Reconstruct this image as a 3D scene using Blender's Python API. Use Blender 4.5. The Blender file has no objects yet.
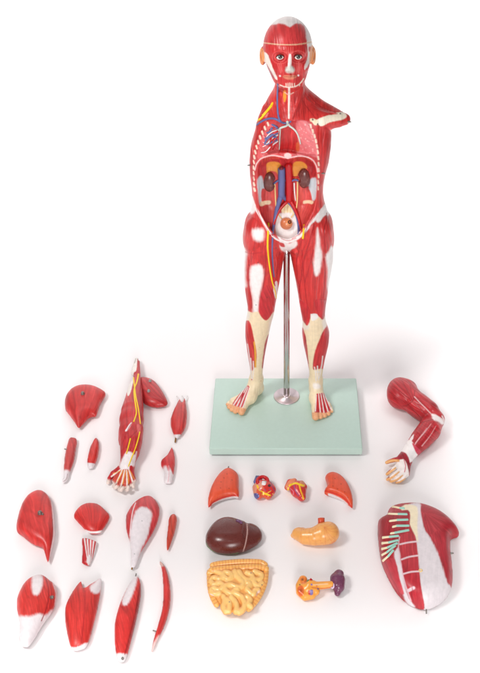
import bpy, math, numpy as np
from mathutils import Vector
from mathutils.bvhtree import BVHTree

# ------------------------------------------------------------------ camera, world, lamps, exposure
TH = math.radians(37.0)
FPX = 995.0                       # focal length in photo pixels (480 wide)
CX, CY = 286.0, 336.5             # optical centre on the photo
BASE_TOP = 0.022
CAM = np.array([0.0, -1.5245, 1.34 + BASE_TOP])
SC = bpy.context.scene
cam_d = bpy.data.cameras.new('camera'); cam = bpy.data.objects.new('camera', cam_d)
SC.collection.objects.link(cam); SC.camera = cam
cam.location = CAM; cam.rotation_euler = (math.pi/2 - TH, 0, 0)
cam_d.sensor_fit = 'HORIZONTAL'; cam_d.sensor_width = 36.0
cam_d.lens = FPX/480.0*36.0
cam_d.shift_x = (240.0-CX)/480.0
cam_d.clip_start = 0.05; cam_d.clip_end = 60

world = bpy.data.worlds.new('World'); SC.world = world; world.use_nodes = True
wb = world.node_tree.nodes['Background']
wb.inputs[0].default_value = (1.0, 0.985, 0.985, 1); wb.inputs[1].default_value = 0.22

def lamp(name, loc, target, size, energy, col=(1, 1, 1), sy=None):
    d = bpy.data.lights.new(name, 'AREA'); d.energy = energy; d.color = col
    d.shape = 'RECTANGLE'; d.size = size; d.size_y = sy or size
    o = bpy.data.objects.new(name, d); SC.collection.objects.link(o); o.location = loc
    o.rotation_euler = (Vector(target)-Vector(loc)).to_track_quat('-Z', 'Y').to_euler()
    return o
lamp('key_softbox', (-1.25, -0.75, 1.95), (0.0, -0.1, 0.2), 0.5, 24, (1.0, 0.985, 0.97))
lamp('added_front_fill', (0.25, -3.0, 1.15), (0.0, 0.0, 0.42), 1.0, 46, (1.0, 0.985, 0.98))  # fill lamp added to brighten the front of the figure
lamp('added_backdrop_light', (0.0, 0.75, 1.7), (0.0, 2.0, 0.75), 2.4, 33, (1, 1, 1), 0.5)  # lamp added to burn the paper sweep out to white
for nm, loc, tgt, e, s1, s2 in (('added_left_edge_light', (-1.0, -0.1, 1.3), (-0.76, -0.1, 0.0), 1.7, 0.15, 1.9), ('added_right_edge_light', (0.80, -0.2, 1.3), (0.58, -0.2, 0.0), 2.0, 0.15, 1.9), ('added_front_edge_light', (0.0, -1.0, 1.2), (0.0, -0.74, 0.0), 1.15, 1.3, 0.2)):
    q = lamp(nm, loc, tgt, s1 if nm == 'added_front_edge_light' else s2, e, (1, 1, 1), s2 if nm == 'added_front_edge_light' else s1); q.data.spread = math.radians(32)  # lamps added to fade the floor edges to white
SC.view_settings.view_transform = 'Standard'; SC.view_settings.look = 'None'
SC.view_settings.exposure = 0.0; SC.view_settings.gamma = 1.0
SC.cycles.max_bounces = 8

# ------------------------------------------------------------------ geometry of the view used to read sizes off the photo
_c, _s = math.cos(TH), math.sin(TH)
FWD = np.array([0, _c, -_s]); UPV = np.array([0, _s, _c]); RGT = np.array([1.0, 0, 0])
def ray(px, py): return FWD + RGT*((px-CX)/FPX) + UPV*(-(py-CY)/FPX)
def PY(px, py, y):
    d = ray(px, py); return CAM + d*((y-CAM[1])/d[1])
def PZ(px, py, z):
    d = ray(px, py); return CAM + d*((z-CAM[2])/d[2])
def PZn(u, v, z):                 # vectorised
    dx = (u-CX)/FPX; dv = -(v-CY)/FPX
    dy = _c + dv*_s; dz = -_s + dv*_c
    t = (z-CAM[2])/dz
    return np.stack([CAM[0]+dx*t, CAM[1]+dy*t, np.broadcast_to(z, t.shape)], -1)
def proj(X, Y, Z):
    X = X-CAM[0]; Y = Y-CAM[1]; Z = Z-CAM[2]
    zc = Y*_c - Z*_s
    return CX + FPX*X/zc, CY - FPX*(Y*_s+Z*_c)/zc
def mpp(p):                       # metres per photo pixel at a point
    return float(np.dot(np.asarray(p)-CAM, FWD))/FPX

def lin(c):
    c = np.asarray(c, float)/255.0
    return np.where(c <= 0.04045, c/12.92, ((c+0.055)/1.055)**2.4)
RED = (208, 50, 48); RED_D = (170, 27, 36); RED_O = (208, 52, 46); RED_P = (205, 62, 62)
WHITE = (238, 232, 231); CREAM = (240, 221, 186); YELLOW = (246, 208, 20); BLUE = (98, 104, 156)
TAN = (232, 150, 98); PINK = (214, 92, 98); MINT = (150, 205, 190)

# ------------------------------------------------------------------ small numeric kit
def L(s):
    a = np.array([float(t) for t in s.replace(',', ' ').split()]); return a.reshape(-1, 2)
def L3(s):
    a = np.array([float(t) for t in s.replace(',', ' ').split()]); return a.reshape(-1, 3)
def catmull(p, n=5, closed=True):
    p = np.asarray(p, float); m = len(p); out = []
    rng = m if closed else m-1
    for i in range(rng):
        if closed: a, b, c, d = p[i-1], p[i], p[(i+1) % m], p[(i+2) % m]
        else: a, b, c, d = p[max(i-1, 0)], p[i], p[i+1], p[min(i+2, m-1)]
        for t in np.arange(n)/n:
            out.append(0.5*((2*b)+(c-a)*t+(2*a-5*b+4*c-d)*t*t+(3*b-a-3*c+d)*t**3))
    if not closed: out.append(p[-1])
    return np.array(out)
_tabs = {}
def vnoise(u, v, seed=0):
    if seed not in _tabs: _tabs[seed] = np.random.RandomState(seed).rand(256, 256)
    T = _tabs[seed]
    iu = np.floor(u).astype(int); iv = np.floor(v).astype(int); fu = u-iu; fv = v-iv
    fu = fu*fu*(3-2*fu); fv = fv*fv*(3-2*fv)
    a = T[iu & 255, iv & 255]; b = T[(iu+1) & 255, iv & 255]; c = T[iu & 255, (iv+1) & 255]; d = T[(iu+1) & 255, (iv+1) & 255]
    return (a*(1-fu)+b*fu)*(1-fv)+(c*(1-fu)+d*fu)*fv
def poly_sd(pts, X, Y):
    d2 = np.full(X.shape, 1e9); ins = np.zeros(X.shape, bool); n = len(pts)
    for i in range(n):
        ax, ay = pts[i]; bx, by = pts[(i+1) % n]; ex, ey = bx-ax, by-ay
        q = ex*ex+ey*ey
        if q < 1e-12: continue
        t = np.clip(((X-ax)*ex+(Y-ay)*ey)/q, 0, 1)
        np.minimum(d2, (X-ax-t*ex)**2+(Y-ay-t*ey)**2, out=d2)
        if ay != by:
            ins ^= ((ay > Y) != (by > Y)) & (X < (bx-ax)*(Y-ay)/(by-ay)+ax)
    d = np.sqrt(d2); return np.where(ins, -d, d)
def smooth01(t):
    t = np.clip(t, 0, 1); return t*t*(3-2*t)

class Sheet:
    """Painter's plan of one object's enamel colours and fine relief."""
    def __init__(s, box, base=RED, S=4, fib=90, amp=0.13, seed=1, fan=None):
        s.x0, s.y0, x1, y1 = box; s.S = S; s.seed = seed; s.fang = 90 if fib is None else fib; s.feather = 0.28; s.softk = 1.75; s.seam = .62
        s.W = int((x1-s.x0)*S)+1; s.H = int((y1-s.y0)*S)+1
        s.X, s.Y = np.meshgrid(s.x0+np.arange(s.W)/S, s.y0+np.arange(s.H)/S)
        s.col = np.empty((s.H, s.W, 3)); s.hgt = np.zeros((s.H, s.W))
        c, st = s.tint(base, s.X, s.Y, fib, fan, amp); s.col[:] = c; s.hgt += st*0.00026*min(amp/.12, 1)
    def tint(s, col, X, Y, fib, fan, amp):
        c = lin(col)
        if fib is None and fan is None: return np.broadcast_to(c, X.shape+(3,)), np.zeros(X.shape)
        if fan is not None:
            a = np.arctan2(Y-fan[1], X-fan[0]); r = np.hypot(X-fan[0], Y-fan[1]); u, v = a*28, r
        else:
            t = math.radians(fib); u = X*math.sin(t)-Y*math.cos(t); v = X*math.cos(t)+Y*math.sin(t)
        u = u + 0.9*(vnoise(X/9+3, Y/9+7, s.seed+5)-.5)*2
        st = (vnoise(u/1.3+40, v/16+40, s.seed)-.5)*1.1+(vnoise(u/0.55+90, v/10+90, s.seed+1)-.5)*1.2
        bl = vnoise(X/7+11, Y/7+17, s.seed+2)-.5+(vnoise(X/2.2+31, Y/3.5+37, s.seed+3)-.5)*.5
        f = 1+amp*(st*1.6+bl*0.9)
        out = c*f[..., None]
        pale = np.clip(st-0.3, 0, 1)[..., None]*amp*1.3
        out = out+pale*np.array([0.5, 0.22, 0.22])
        if amp >= .1:                      # fascicles: irregular seams that run with the fibres
            vv = v+7*np.sin(u*.9+2*vnoise(u/6, v/30, s.seed+13))
            r1 = 1-np.abs(vnoise(u/4.2+13, vv/46+29, s.seed+11)+vnoise(u/3.7+3, v/31+9.5, s.seed+16)-1); g1 = smooth01((r1-.88)/.12)
            r2 = 1-np.abs(vnoise(u/2.1+53, vv/30+59, s.seed+12)+vnoise(u/1.8+5, v/21+5.5, s.seed+17)-1); g2 = smooth01((r2-.84)/.16)
            out = out*(1-(.34*g1+.16*g2)*s.seam)[..., None]; st = st-(g1*2.6+g2*1.0)*(.4+.6*s.seam)
        return out, st
    def win(s, pts, m):
        x0, y0 = pts.min(0)-m; x1, y1 = pts.max(0)+m
        i0 = max(int((y0-s.y0)*s.S), 0); i1 = min(int((y1-s.y0)*s.S)+2, s.H)
        j0 = max(int((x0-s.x0)*s.S), 0); j1 = min(int((x1-s.x0)*s.S)+2, s.W)
        return (slice(i0, max(i1, i0)), slice(j0, max(j1, j0)))
    def put(s, w, sd, col, soft, fib, fan, amp, h, hw):
        a = smooth01(0.5-sd/(2*soft)); c, st = s.tint(col, s.X[w], s.Y[w], fib, fan, amp)
        s.col[w] += (c-s.col[w])*a[..., None]
        s.hgt[w] = s.hgt[w]*(1-a*(amp >= .1))+st*0.00026*a*min(amp/.12, 1)
        if h: s.hgt[w] += h*(1-(1-np.clip(-sd/hw, 0, 1))**2)
    def fill(s, pts, col, soft=0.5, sm=True, fib=None, fan=None, amp=0.13, h=0, hw=3):
        p = L(pts) if isinstance(pts, str) else np.asarray(pts, float)
        if sm: p = catmull(p, 4)
        w = s.win(p, 3); X, Y = s.X[w], s.Y[w]
        if X.size == 0: return
        wob = (vnoise(X/1.6, Y/1.6, s.seed+9)-.5)*0.5*min(soft, 1)
        if min(col) > 196 and soft >= .6:
            t = math.radians(s.fang if fib is None else fib); u = X*math.sin(t)-Y*math.cos(t); q = X*math.cos(t)+Y*math.sin(t)
            wob = wob+((vnoise(u/.75, q/7, s.seed+14)-.5)*3.0+(vnoise(u/1.9, q/9, s.seed+15)-.5)*2.2)*s.feather; soft = soft*s.softk
        s.put(w, poly_sd(p, X, Y)+wob, col, soft, fib, fan, amp, h, hw)
    def line_sd(s, p, w0, w1, X, Y):
        n = len(p)-1; D = np.full(X.shape, 1e9)
        for i in range(n):
            ax, ay = p[i]; ex, ey = p[i+1]-p[i]; q = ex*ex+ey*ey
            if q < 1e-9: continue
            t = np.clip(((X-ax)*ex+(Y-ay)*ey)/q, 0, 1); r = w0+(w1-w0)*(i+t)/n
            np.minimum(D, np.hypot(X-ax-t*ex, Y-ay-t*ey)-r, out=D)
        return D
    def line(s, pts, wd, col=None, soft=0.35, h=0, hw=None):
        p = L(pts) if isinstance(pts, str) else np.asarray(pts, float)
        if len(p) > 2: p = catmull(p, 4, False)
        w0, w1 = (wd if isinstance(wd, tuple) else (wd, wd)); w0 /= 2; w1 /= 2
        w = s.win(p, max(w0, w1)+3); X, Y = s.X[w], s.Y[w]
        if X.size == 0: return
        sd = s.line_sd(p, w0, w1, X, Y)
        if col is not None: s.put(w, sd, col, soft, None, None, 0, h, hw or max(w0, w1))
        elif h: s.hgt[w] += h*smooth01(1-np.maximum(sd, 0)/(hw or 2))
    def dot(s, x, y, r, col, soft=0.3, h=0): s.line([(x, y), (x+.01, y)], 2*r, col, soft, h)
    def sample(s, u, v):
        fu = np.clip((u-s.x0)*s.S, 0, s.W-1.001); fv = np.clip((v-s.y0)*s.S, 0, s.H-1.001)
        j = fu.astype(int); i = fv.astype(int); a = (fu-j)[:, None]; b = (fv-i)[:, None]
        def bl(A): return (A[i, j]*(1-a)+A[i, j+1]*a)*(1-b)+(A[i+1, j]*(1-a)+A[i+1, j+1]*a)*b
        return bl(s.col), bl(s.hgt[..., None])[:, 0]

# ------------------------------------------------------------------ implicit surfaces -> quads
def surface_nets(D, o, h):
    h = np.broadcast_to(np.asarray(h, float), (3,))
    I = D < 0
    n = I[:-1, :-1, :-1].astype(np.uint8)
    for a in range(8):
        if a == 0: continue
        sl = tuple(slice(1, None) if a >> k & 1 else slice(None, -1) for k in range(3)); n = n+I[sl]
    act = (n > 0) & (n < 8); idx = np.argwhere(act); N = len(idx)
    ids = np.full(act.shape, -1, np.int32); ids[act] = np.arange(N)
    cor = np.empty((N, 8))
    for a in range(8): cor[:, a] = D[idx[:, 0]+(a & 1), idx[:, 1]+(a >> 1 & 1), idx[:, 2]+(a >> 2 & 1)]
    P = np.zeros((N, 3)); cnt = np.zeros(N)
    for a in range(8):
        for k in range(3):
            b = a | (1 << k)
            if b == a: continue
            va, vb = cor[:, a], cor[:, b]; m = (va < 0) != (vb < 0)
            t = np.where(m, va/np.where(m, va-vb, 1), 0)
            for q in range(3):
                base = float(a >> q & 1)
                P[:, q] += np.where(m, base+(t if q == k else 0), 0)
            cnt += m
    V = (idx+P/cnt[:, None])*h+np.asarray(o)
    Q = []
    for k in range(3):
        s0 = [slice(1, -1)]*3; s0[k] = slice(None, -1); s1 = [slice(1, -1)]*3; s1[k] = slice(1, None)
        A, B = I[tuple(s0)], I[tuple(s1)]; e = np.argwhere(A != B)
        if len(e) == 0: continue
        fl = A[tuple(e.T)]
        off = np.ones(3, int); off[k] = 0; e = e+off
        u, w = (k+1) % 3, (k+2) % 3
        def cell(du, dw):
            c = e.copy(); c[:, u] -= du; c[:, w] -= dw; return ids[tuple(c.T)]
        q = np.stack([cell(1, 1), cell(0, 1), cell(0, 0), cell(1, 0)], 1)
        q[~fl] = q[~fl][:, ::-1]; Q.append(q)
    return V, np.concatenate(Q)
def edges_of(Q): return np.concatenate([Q[:, [0, 1]], Q[:, [1, 2]], Q[:, [2, 3]], Q[:, [3, 0]]])
def relax(V, Q, it=2, f=0.5):
    E = edges_of(Q); n = len(V); deg = np.bincount(E[:, 0], minlength=n)+np.bincount(E[:, 1], minlength=n)
    for _ in range(it):
        W = np.stack([np.bincount(E[:, 0], V[E[:, 1], k], n)+np.bincount(E[:, 1], V[E[:, 0], k], n) for k in range(3)], 1)
        V = V+(W/np.maximum(deg, 1)[:, None]-V)*f
    return V
def normals(V, Q):
    N = np.cross(V[Q[:, 2]]-V[Q[:, 0]], V[Q[:, 3]]-V[Q[:, 1]]); n = len(V)
    R = np.stack([sum(np.bincount(Q[:, c], N[:, k], n) for c in range(4)) for k in range(3)], 1)
    return R/np.maximum(np.linalg.norm(R, axis=1), 1e-12)[:, None]

def smin(a, b, k):
    if k <= 0: return np.minimum(a, b)
    h = np.maximum(k-np.abs(a-b), 0)/k; return np.minimum(a, b)-h*h*k*0.25
def smax(a, b, k): return -smin(-a, -b, k)

class Vol:
    def __init__(s, lo, hi, h):
        s.lo = np.asarray(lo, float); s.h = h
        s.n = np.ceil((np.asarray(hi)-s.lo)/h).astype(int)+1
        s.D = np.full(s.n, 0.03, np.float32)
    def blk(s, lo, hi):
        a = np.clip(np.floor((np.asarray(lo)-s.lo)/s.h).astype(int), 0, s.n-1); b = np.clip(np.ceil((np.asarray(hi)-s.lo)/s.h).astype(int)+1, 1, s.n)
        sl = tuple(slice(int(i), int(j)) for i, j in zip(a, b))
        g = [s.lo[k]+np.arange(sl[k].start, sl[k].stop)*s.h for k in range(3)]
        return sl, g[0][:, None, None], g[1][None, :, None], g[2][None, None, :]
    def cone(s, a, b, ra, rb, k=0.006, sub=False, sc=(1, 1, 1)):
        a = np.asarray(a, float); b = np.asarray(b, float); m = max(ra, rb)*max(1/min(sc), 1)+k+0.002
        sl, X, Y, Z = s.blk(np.minimum(a, b)-m, np.maximum(a, b)+m)
        sx, sy, sz = sc; d = (b-a)*np.array(sc); q = max(float(d@d), 1e-12)
        px, py, pz = (X-a[0])*sx, (Y-a[1])*sy, (Z-a[2])*sz
        t = np.clip((px*d[0]+py*d[1]+pz*d[2])/q, 0, 1)
        f = np.sqrt((px-t*d[0])**2+(py-t*d[1])**2+(pz-t*d[2])**2)-(ra+(rb-ra)*t)
        s.D[sl] = smax(s.D[sl], -f, k) if sub else smin(s.D[sl], f, k)
    def chain(s, pts, k=0.004, sub=False, sc=(1, 1, 1)):
        A = np.array([q[0] for q in pts]); m = max(q[1] for q in pts)*max(1/min(sc), 1)+k+.002
        sl, X, Y, Z = s.blk(A.min(0)-m, A.max(0)+m); F = None; sx, sy, sz = sc
        for (a, ra), (b, rb) in zip(pts[:-1], pts[1:]):
            a = np.asarray(a, float); b = np.asarray(b, float); d = (b-a)*np.array(sc); q = max(float(d@d), 1e-12)
            px, py, pz = (X-a[0])*sx, (Y-a[1])*sy, (Z-a[2])*sz
            t = np.clip((px*d[0]+py*d[1]+pz*d[2])/q, 0, 1)
            f = np.sqrt((px-t*d[0])**2+(py-t*d[1])**2+(pz-t*d[2])**2)-(ra+(rb-ra)*t)
            F = f if F is None else np.minimum(F, f)
        s.D[sl] = smax(s.D[sl], -F, k) if sub else smin(s.D[sl], F, k)
    def ell(s, c, r, k=0.006, sub=False):
        c = np.asarray(c); r = np.asarray(r); sl, X, Y, Z = s.blk(c-r-k-.002, c+r+k+.002)
        x, y, z = X-c[0], Y-c[1], Z-c[2]
        k0 = np.sqrt((x/r[0])**2+(y/r[1])**2+(z/r[2])**2); k1 = np.sqrt((x/r[0]**2)**2+(y/r[1]**2)**2+(z/r[2]**2)**2)
        f = k0*(k0-1)/np.maximum(k1, 1e-6)
        s.D[sl] = smax(s.D[sl], -f, k) if sub else smin(s.D[sl], f, k)
    def loft(s, rows, k=0.006, n=2.0):
        """rows: (py, xl, xr, yc, ry) read off the photo, turned into level cross-sections"""
        z, cx, rx, yc, ry = [], [], [], [], []
        for py, xl, xr, y, r in rows:
            a = PY(xl, py, y); b = PY(xr, py, y); z.append(a[2]); cx.append((a[0]+b[0])/2); rx.append((b[0]-a[0])/2); yc.append(y); ry.append(r)
        o = np.argsort(z); z, cx, rx, yc, ry = [np.array(t)[o] for t in (z, cx, rx, yc, ry)]
        zz = np.linspace(z[0], z[-1], 200)
        def ev(t):
            f = np.interp(zz, z, t); ker = np.hanning(15); ker /= ker.sum(); return np.convolve(np.pad(f, 7, 'edge'), ker, 'valid')
        cx, rx, yc, ry = map(ev, (cx, rx, yc, ry)); m = rx.max()+k+.003
        sl, X, Y, Z = s.blk((cx.min()-m, (yc-ry).min()-k-.003, z[0]-.02), (cx.max()+m, (yc+ry).max()+k+.003, z[-1]+.02))
        Zf = Z.ravel(); g = lambda t: np.interp(Zf, zz, t)[None, None, :]
        RX, RY = g(rx), g(ry)
        q = (np.abs((X-g(cx))/RX)**n+np.abs((Y-g(yc))/RY)**n)**(1/n)
        f = (q-1)*np.minimum(RX, RY)
        cap = np.maximum(z[0]-Z, Z-z[-1]); f = smax(f, cap+0*f, 0.012)
        s.D[sl] = smin(s.D[sl], f, k)
    def mesh(s, it=2):
        V, Q = surface_nets(s.D, s.lo, s.h); return relax(V, Q, it+1), Q

# ------------------------------------------------------------------ materials
def mat_enamel(name, rough=0.4, coat=0.0, bump=0.12, scale=700):
    m = bpy.data.materials.new(name); m.use_nodes = True; nt = m.node_tree; p = nt.nodes['Principled BSDF']
    a = nt.nodes.new('ShaderNodeAttribute'); a.attribute_name = 'Col'
    tc = nt.nodes.new('ShaderNodeTexCoord')
    n2 = nt.nodes.new('ShaderNodeTexNoise'); n2.inputs['Scale'].default_value = 150; n2.inputs['Detail'].default_value = 3
    hs = nt.nodes.new('ShaderNodeHueSaturation'); mr = nt.nodes.new('ShaderNodeMapRange')
    mr.inputs[3].default_value = 0.95; mr.inputs[4].default_value = 1.05; mr.inputs[1].default_value = .3; mr.inputs[2].default_value = .7
    nt.links.new(tc.outputs['Object'], n2.inputs['Vector']); nt.links.new(n2.outputs[0], mr.inputs[0])
    nt.links.new(mr.outputs[0], hs.inputs['Value']); nt.links.new(a.outputs['Color'], hs.inputs['Color'])
    nt.links.new(hs.outputs[0], p.inputs['Base Color'])
    no = nt.nodes.new('ShaderNodeTexNoise'); no.inputs['Scale'].default_value = scale; no.inputs['Detail'].default_value = 2
    nt.links.new(tc.outputs['Object'], no.inputs['Vector'])
    b = nt.nodes.new('ShaderNodeBump'); b.inputs['Strength'].default_value = bump; b.inputs['Distance'].default_value = 0.0006
    nt.links.new(no.outputs[0], b.inputs['Height']); nt.links.new(b.outputs[0], p.inputs['Normal'])
    r2 = nt.nodes.new('ShaderNodeMapRange'); r2.inputs[3].default_value = rough-0.06; r2.inputs[4].default_value = rough+0.1
    nt.links.new(n2.outputs[0], r2.inputs[0]); nt.links.new(r2.outputs[0], p.inputs['Roughness'])
    p.inputs['Specular IOR Level'].default_value = 0.42; p.inputs['Coat Weight'].default_value = coat; p.inputs['Coat Roughness'].default_value = 0.2
    return m
def mat_plain(name, col, rough=0.4, metal=0.0, noise=0.06):
    m = bpy.data.materials.new(name); m.use_nodes = True; nt = m.node_tree; p = nt.nodes['Principled BSDF']
    c = lin(col); n = nt.nodes.new('ShaderNodeTexNoise'); n.inputs['Scale'].default_value = 140; n.inputs['Detail'].default_value = 4
    tc = nt.nodes.new('ShaderNodeTexCoord'); nt.links.new(tc.outputs['Object'], n.inputs['Vector'])
    mx = nt.nodes.new('ShaderNodeMix'); mx.data_type = 'RGBA'
    mx.inputs[6].default_value = tuple(c*(1-noise))+(1,); mx.inputs[7].default_value = tuple(np.minimum(c*(1+noise), 1))+(1,)
    nt.links.new(n.outputs[0], mx.inputs[0]); nt.links.new(mx.outputs[2], p.inputs['Base Color'])
    n2 = nt.nodes.new('ShaderNodeTexNoise'); n2.inputs['Scale'].default_value = 22; n2.inputs['Detail'].default_value = 6; nt.links.new(tc.outputs['Object'], n2.inputs['Vector'])
    mr = nt.nodes.new('ShaderNodeMapRange'); mr.inputs[1].default_value = .35; mr.inputs[2].default_value = .7; mr.inputs[3].default_value = max(rough-.05, .02); mr.inputs[4].default_value = rough+.1
    nt.links.new(n2.outputs[0], mr.inputs[0]); nt.links.new(mr.outputs[0], p.inputs['Roughness']); p.inputs['Metallic'].default_value = metal
    return m
M_BODY = mat_enamel('painted_figure', 0.36, 0.06)
M_PIECE = mat_enamel('painted_muscle', 0.36, 0.08)
M_ORGAN = mat_enamel('glossy_organ', 0.28, 0.3, 0.12)
M_LIVER = mat_enamel('polished_liver', 0.27, 0.25, 0.08)
M_YEL = mat_plain('nerve_yellow', YELLOW, 0.4); M_BLUE = mat_plain('vein_blue', BLUE, 0.4)
M_ART = mat_plain('artery_red', (196, 22, 30), 0.35); M_WHT = mat_plain('tendon_white', WHITE, 0.45)
M_CREAM = mat_plain('ureter_cream', (240, 205, 140), 0.45); M_BRON = mat_plain('bronchus_pale', (205, 218, 208), 0.4)
M_STEEL = mat_plain('peg_steel', (128, 122, 116), 0.42, 0.6); M_DISC = mat_plain('brushed_disc', (214, 200, 204), 0.34, 0.85, 0.03); M_CHROME = mat_plain('chrome', (205, 200, 200), 0.12, 1.0, 0.02)
M_MINT = mat_plain('mint_lacquer', (187, 211, 200), 0.36, 0, 0.035); M_GREY = mat_plain('matt_grey', (150, 160, 158), 0.8)
M_BRASS = mat_plain('peg_brass', (150, 110, 62), 0.4, 1.0)

# ------------------------------------------------------------------ object kit
def link(o, parent=None):
    SC.collection.objects.link(o)
    if parent is not None: o.parent = parent; o.matrix_parent_inverse = parent.matrix_basis.inverted()
    return o
def mesh_obj(name, V, Q, mat, parent=None, col=None):
    me = bpy.data.meshes.new(name); V = np.asarray(V, float); Q = np.asarray(Q, np.int32)
    o = bpy.data.objects.new(name, me)
    if parent is None: org = np.array([V[:, 0].mean(), V[:, 1].mean(), V[:, 2].min()])
    else: org = V.mean(0)
    me.vertices.add(len(V)); me.vertices.foreach_set('co', (V-org).astype(np.float32).ravel())
    k = Q.shape[1]; me.loops.add(Q.size); me.loops.foreach_set('vertex_index', Q.ravel())
    me.polygons.add(len(Q)); me.polygons.foreach_set('loop_start', np.arange(len(Q), dtype=np.int32)*k)
    me.update(calc_edges=True); me.shade_smooth()
    if col is not None:
        a = me.color_attributes.new('Col', 'FLOAT_COLOR', 'POINT')
        a.data.foreach_set('color', np.concatenate([np.clip(col, 0, 1), np.ones((len(V), 1))], 1).astype(np.float32).ravel())
    me.materials.append(mat)
    SC.collection.objects.link(o); o.location = org
    if parent is not None: o.parent = parent; o.location = org-np.array(parent_world(parent))
    return o
def parent_world(p):
    v = Vector(p.location); q = p.parent
    while q is not None: v = v+Vector(q.location); q = q.parent
    return v
def tag(o, label, cat, group=None):
    o['label'] = label; o['category'] = cat
    if group: o['group'] = group
    return o
def empty(name, loc): 
    o = bpy.data.objects.new(name, None); o.empty_display_size = 0.02; SC.collection.objects.link(o); o.location = loc; return o
def tube(pts, rad, n=10, flat=1.0, up=(0, 0, 1)):
    P = np.asarray(pts, float); m = len(P); rad = np.broadcast_to(np.asarray(rad, float), (m,))
    T = np.gradient(P, axis=0); T /= np.maximum(np.linalg.norm(T, axis=1), 1e-9)[:, None]
    U = np.asarray(up, float)-T*(T@np.asarray(up, float))[:, None]; U /= np.maximum(np.linalg.norm(U, axis=1), 1e-6)[:, None]
    Wv = np.cross(T, U); a = np.linspace(0, 2*np.pi, n, endpoint=False)
    rings = [P[0]-T[0]*rad[0]*.5+0*P[:1]]
    V = [P[i]+rad[i]*(np.cos(a)[:, None]*Wv[i]+flat*np.sin(a)[:, None]*U[i]) for i in range(m)]
    for s_, i in ((-1, 0), (1, m-1)):
        c = P[i]+s_*T[i]*rad[i]*.6; V.append(c+0.45*(V[i]-P[i])) if s_ > 0 else V.insert(0, c+0.45*(V[0]-P[0]))
    m2 = len(V); V = np.concatenate(V); Q = []
    for i in range(m2-1):
        for j in range(n): Q.append((i*n+j, i*n+(j+1) % n, (i+1)*n+(j+1) % n, (i+1)*n+j))
    for base, rev in ((0, True), ((m2-1)*n, False)):
        for j in range(0, n-2, 2):
            q = [base, base+j+1, base+j+2, base+(j+3) % n] if j+3 <= n else None
            if q: Q.append(tuple(q[::-1] if rev else q))
    return V, np.array(Q)
class Skin:
    """a finished surface that finer parts are laid on"""
    def __init__(s, V, Q): s.b = BVHTree.FromPolygons(V.tolist(), Q.tolist())
    def hit(s, px, py):
        d = Vector(ray(px, py)).normalized(); h = s.b.ray_cast(Vector(CAM), d)
        return None if h[0] is None else (np.array(h[0]), np.array(h[1])*(1.0 if h[1].dot(d) < 0 else -1.0))
    def drape(s, pts, n=5, lift=0.0):
        p = L(pts) if isinstance(pts, str) else np.asarray(pts, float)
        p = catmull(p, n, False) if len(p) > 2 else np.linspace(p[0], p[-1], 6)
        out = []
        for x, y in p:
            h = s.hit(x, y)
            if h is not None: out.append(h[0]+h[1]*lift)
        out = np.array(out)
        if len(out) > 4:
            for _ in range(3): out[1:-1] = (out[:-2]+2*out[1:-1]+out[2:])/4
        return out
def lay(name, skin, pts, wpx, mat, parent, lift=0.35, flat=0.8, n=5):
    c = skin.drape(pts, n)
    if len(c) < 3: return None
    w = wpx if isinstance(wpx, tuple) else (wpx, wpx)
    r = np.linspace(w[0], w[1], len(c))/2*mpp(c.mean(0))
    c = c + (CAM-c.mean(0))/np.linalg.norm(CAM-c.mean(0))*(r*lift)[:, None]
    V, Q = tube(c, r, 10, flat, (CAM-c.mean(0)))
    return mesh_obj(name, V, Q, mat, parent)
def peg(skin, px, py, r, h, parent, mat=None, name='peg', axis=None):
    hh = skin.hit(px, py)
    if hh is None: return
    c, n = hh; n = np.asarray(axis if axis is not None else n*0.6+np.array([0, 0, .5])); n = n/np.linalg.norm(n)
    pr = [(r*1.15, -h*.4), (r*1.15, h*.2), (r, h*.3), (r, h*.55), (r*.88, h*.78), (r*.6, h*.93), (r*.3, h*.99), (r*.02, h)]
    P = np.array([c+n*z for _, z in pr]); a = np.linspace(0, 2*np.pi, 14, endpoint=False)
    u = np.cross(n, [0.3, 0.5, 0.81]); u /= np.linalg.norm(u); w = np.cross(n, u)
    V = np.concatenate([P[i]+pr[i][0]*(np.cos(a)[:, None]*u+np.sin(a)[:, None]*w) for i in range(len(pr))])
    Q = [(i*14+j, i*14+(j+1) % 14, (i+1)*14+(j+1) % 14, (i+1)*14+j) for i in range(len(pr)-1) for j in range(14)]
    return mesh_obj(name, V, np.array(Q), mat or M_STEEL, parent)

def finish(name, V, Q, sheet, mat, parent=None, back=None, relief=1.0):
    N = normals(V, Q); u, v = proj(V[:, 0], V[:, 1], V[:, 2]); col, hg = sheet.sample(u, v)
    view = CAM-V; view /= np.linalg.norm(view, axis=1)[:, None]; nv = (N*view).sum(1)
    V = V+N*(hg*relief*smooth01((nv+0.1)/0.4))[:, None]
    if back is not None:
        k = smooth01((0.02-nv)/0.25)[:, None]; col = col*(1-k)+back(V)*k
    o = mesh_obj(name, V, Q, mat, parent, col); return o, Skin(V, Q)

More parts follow.
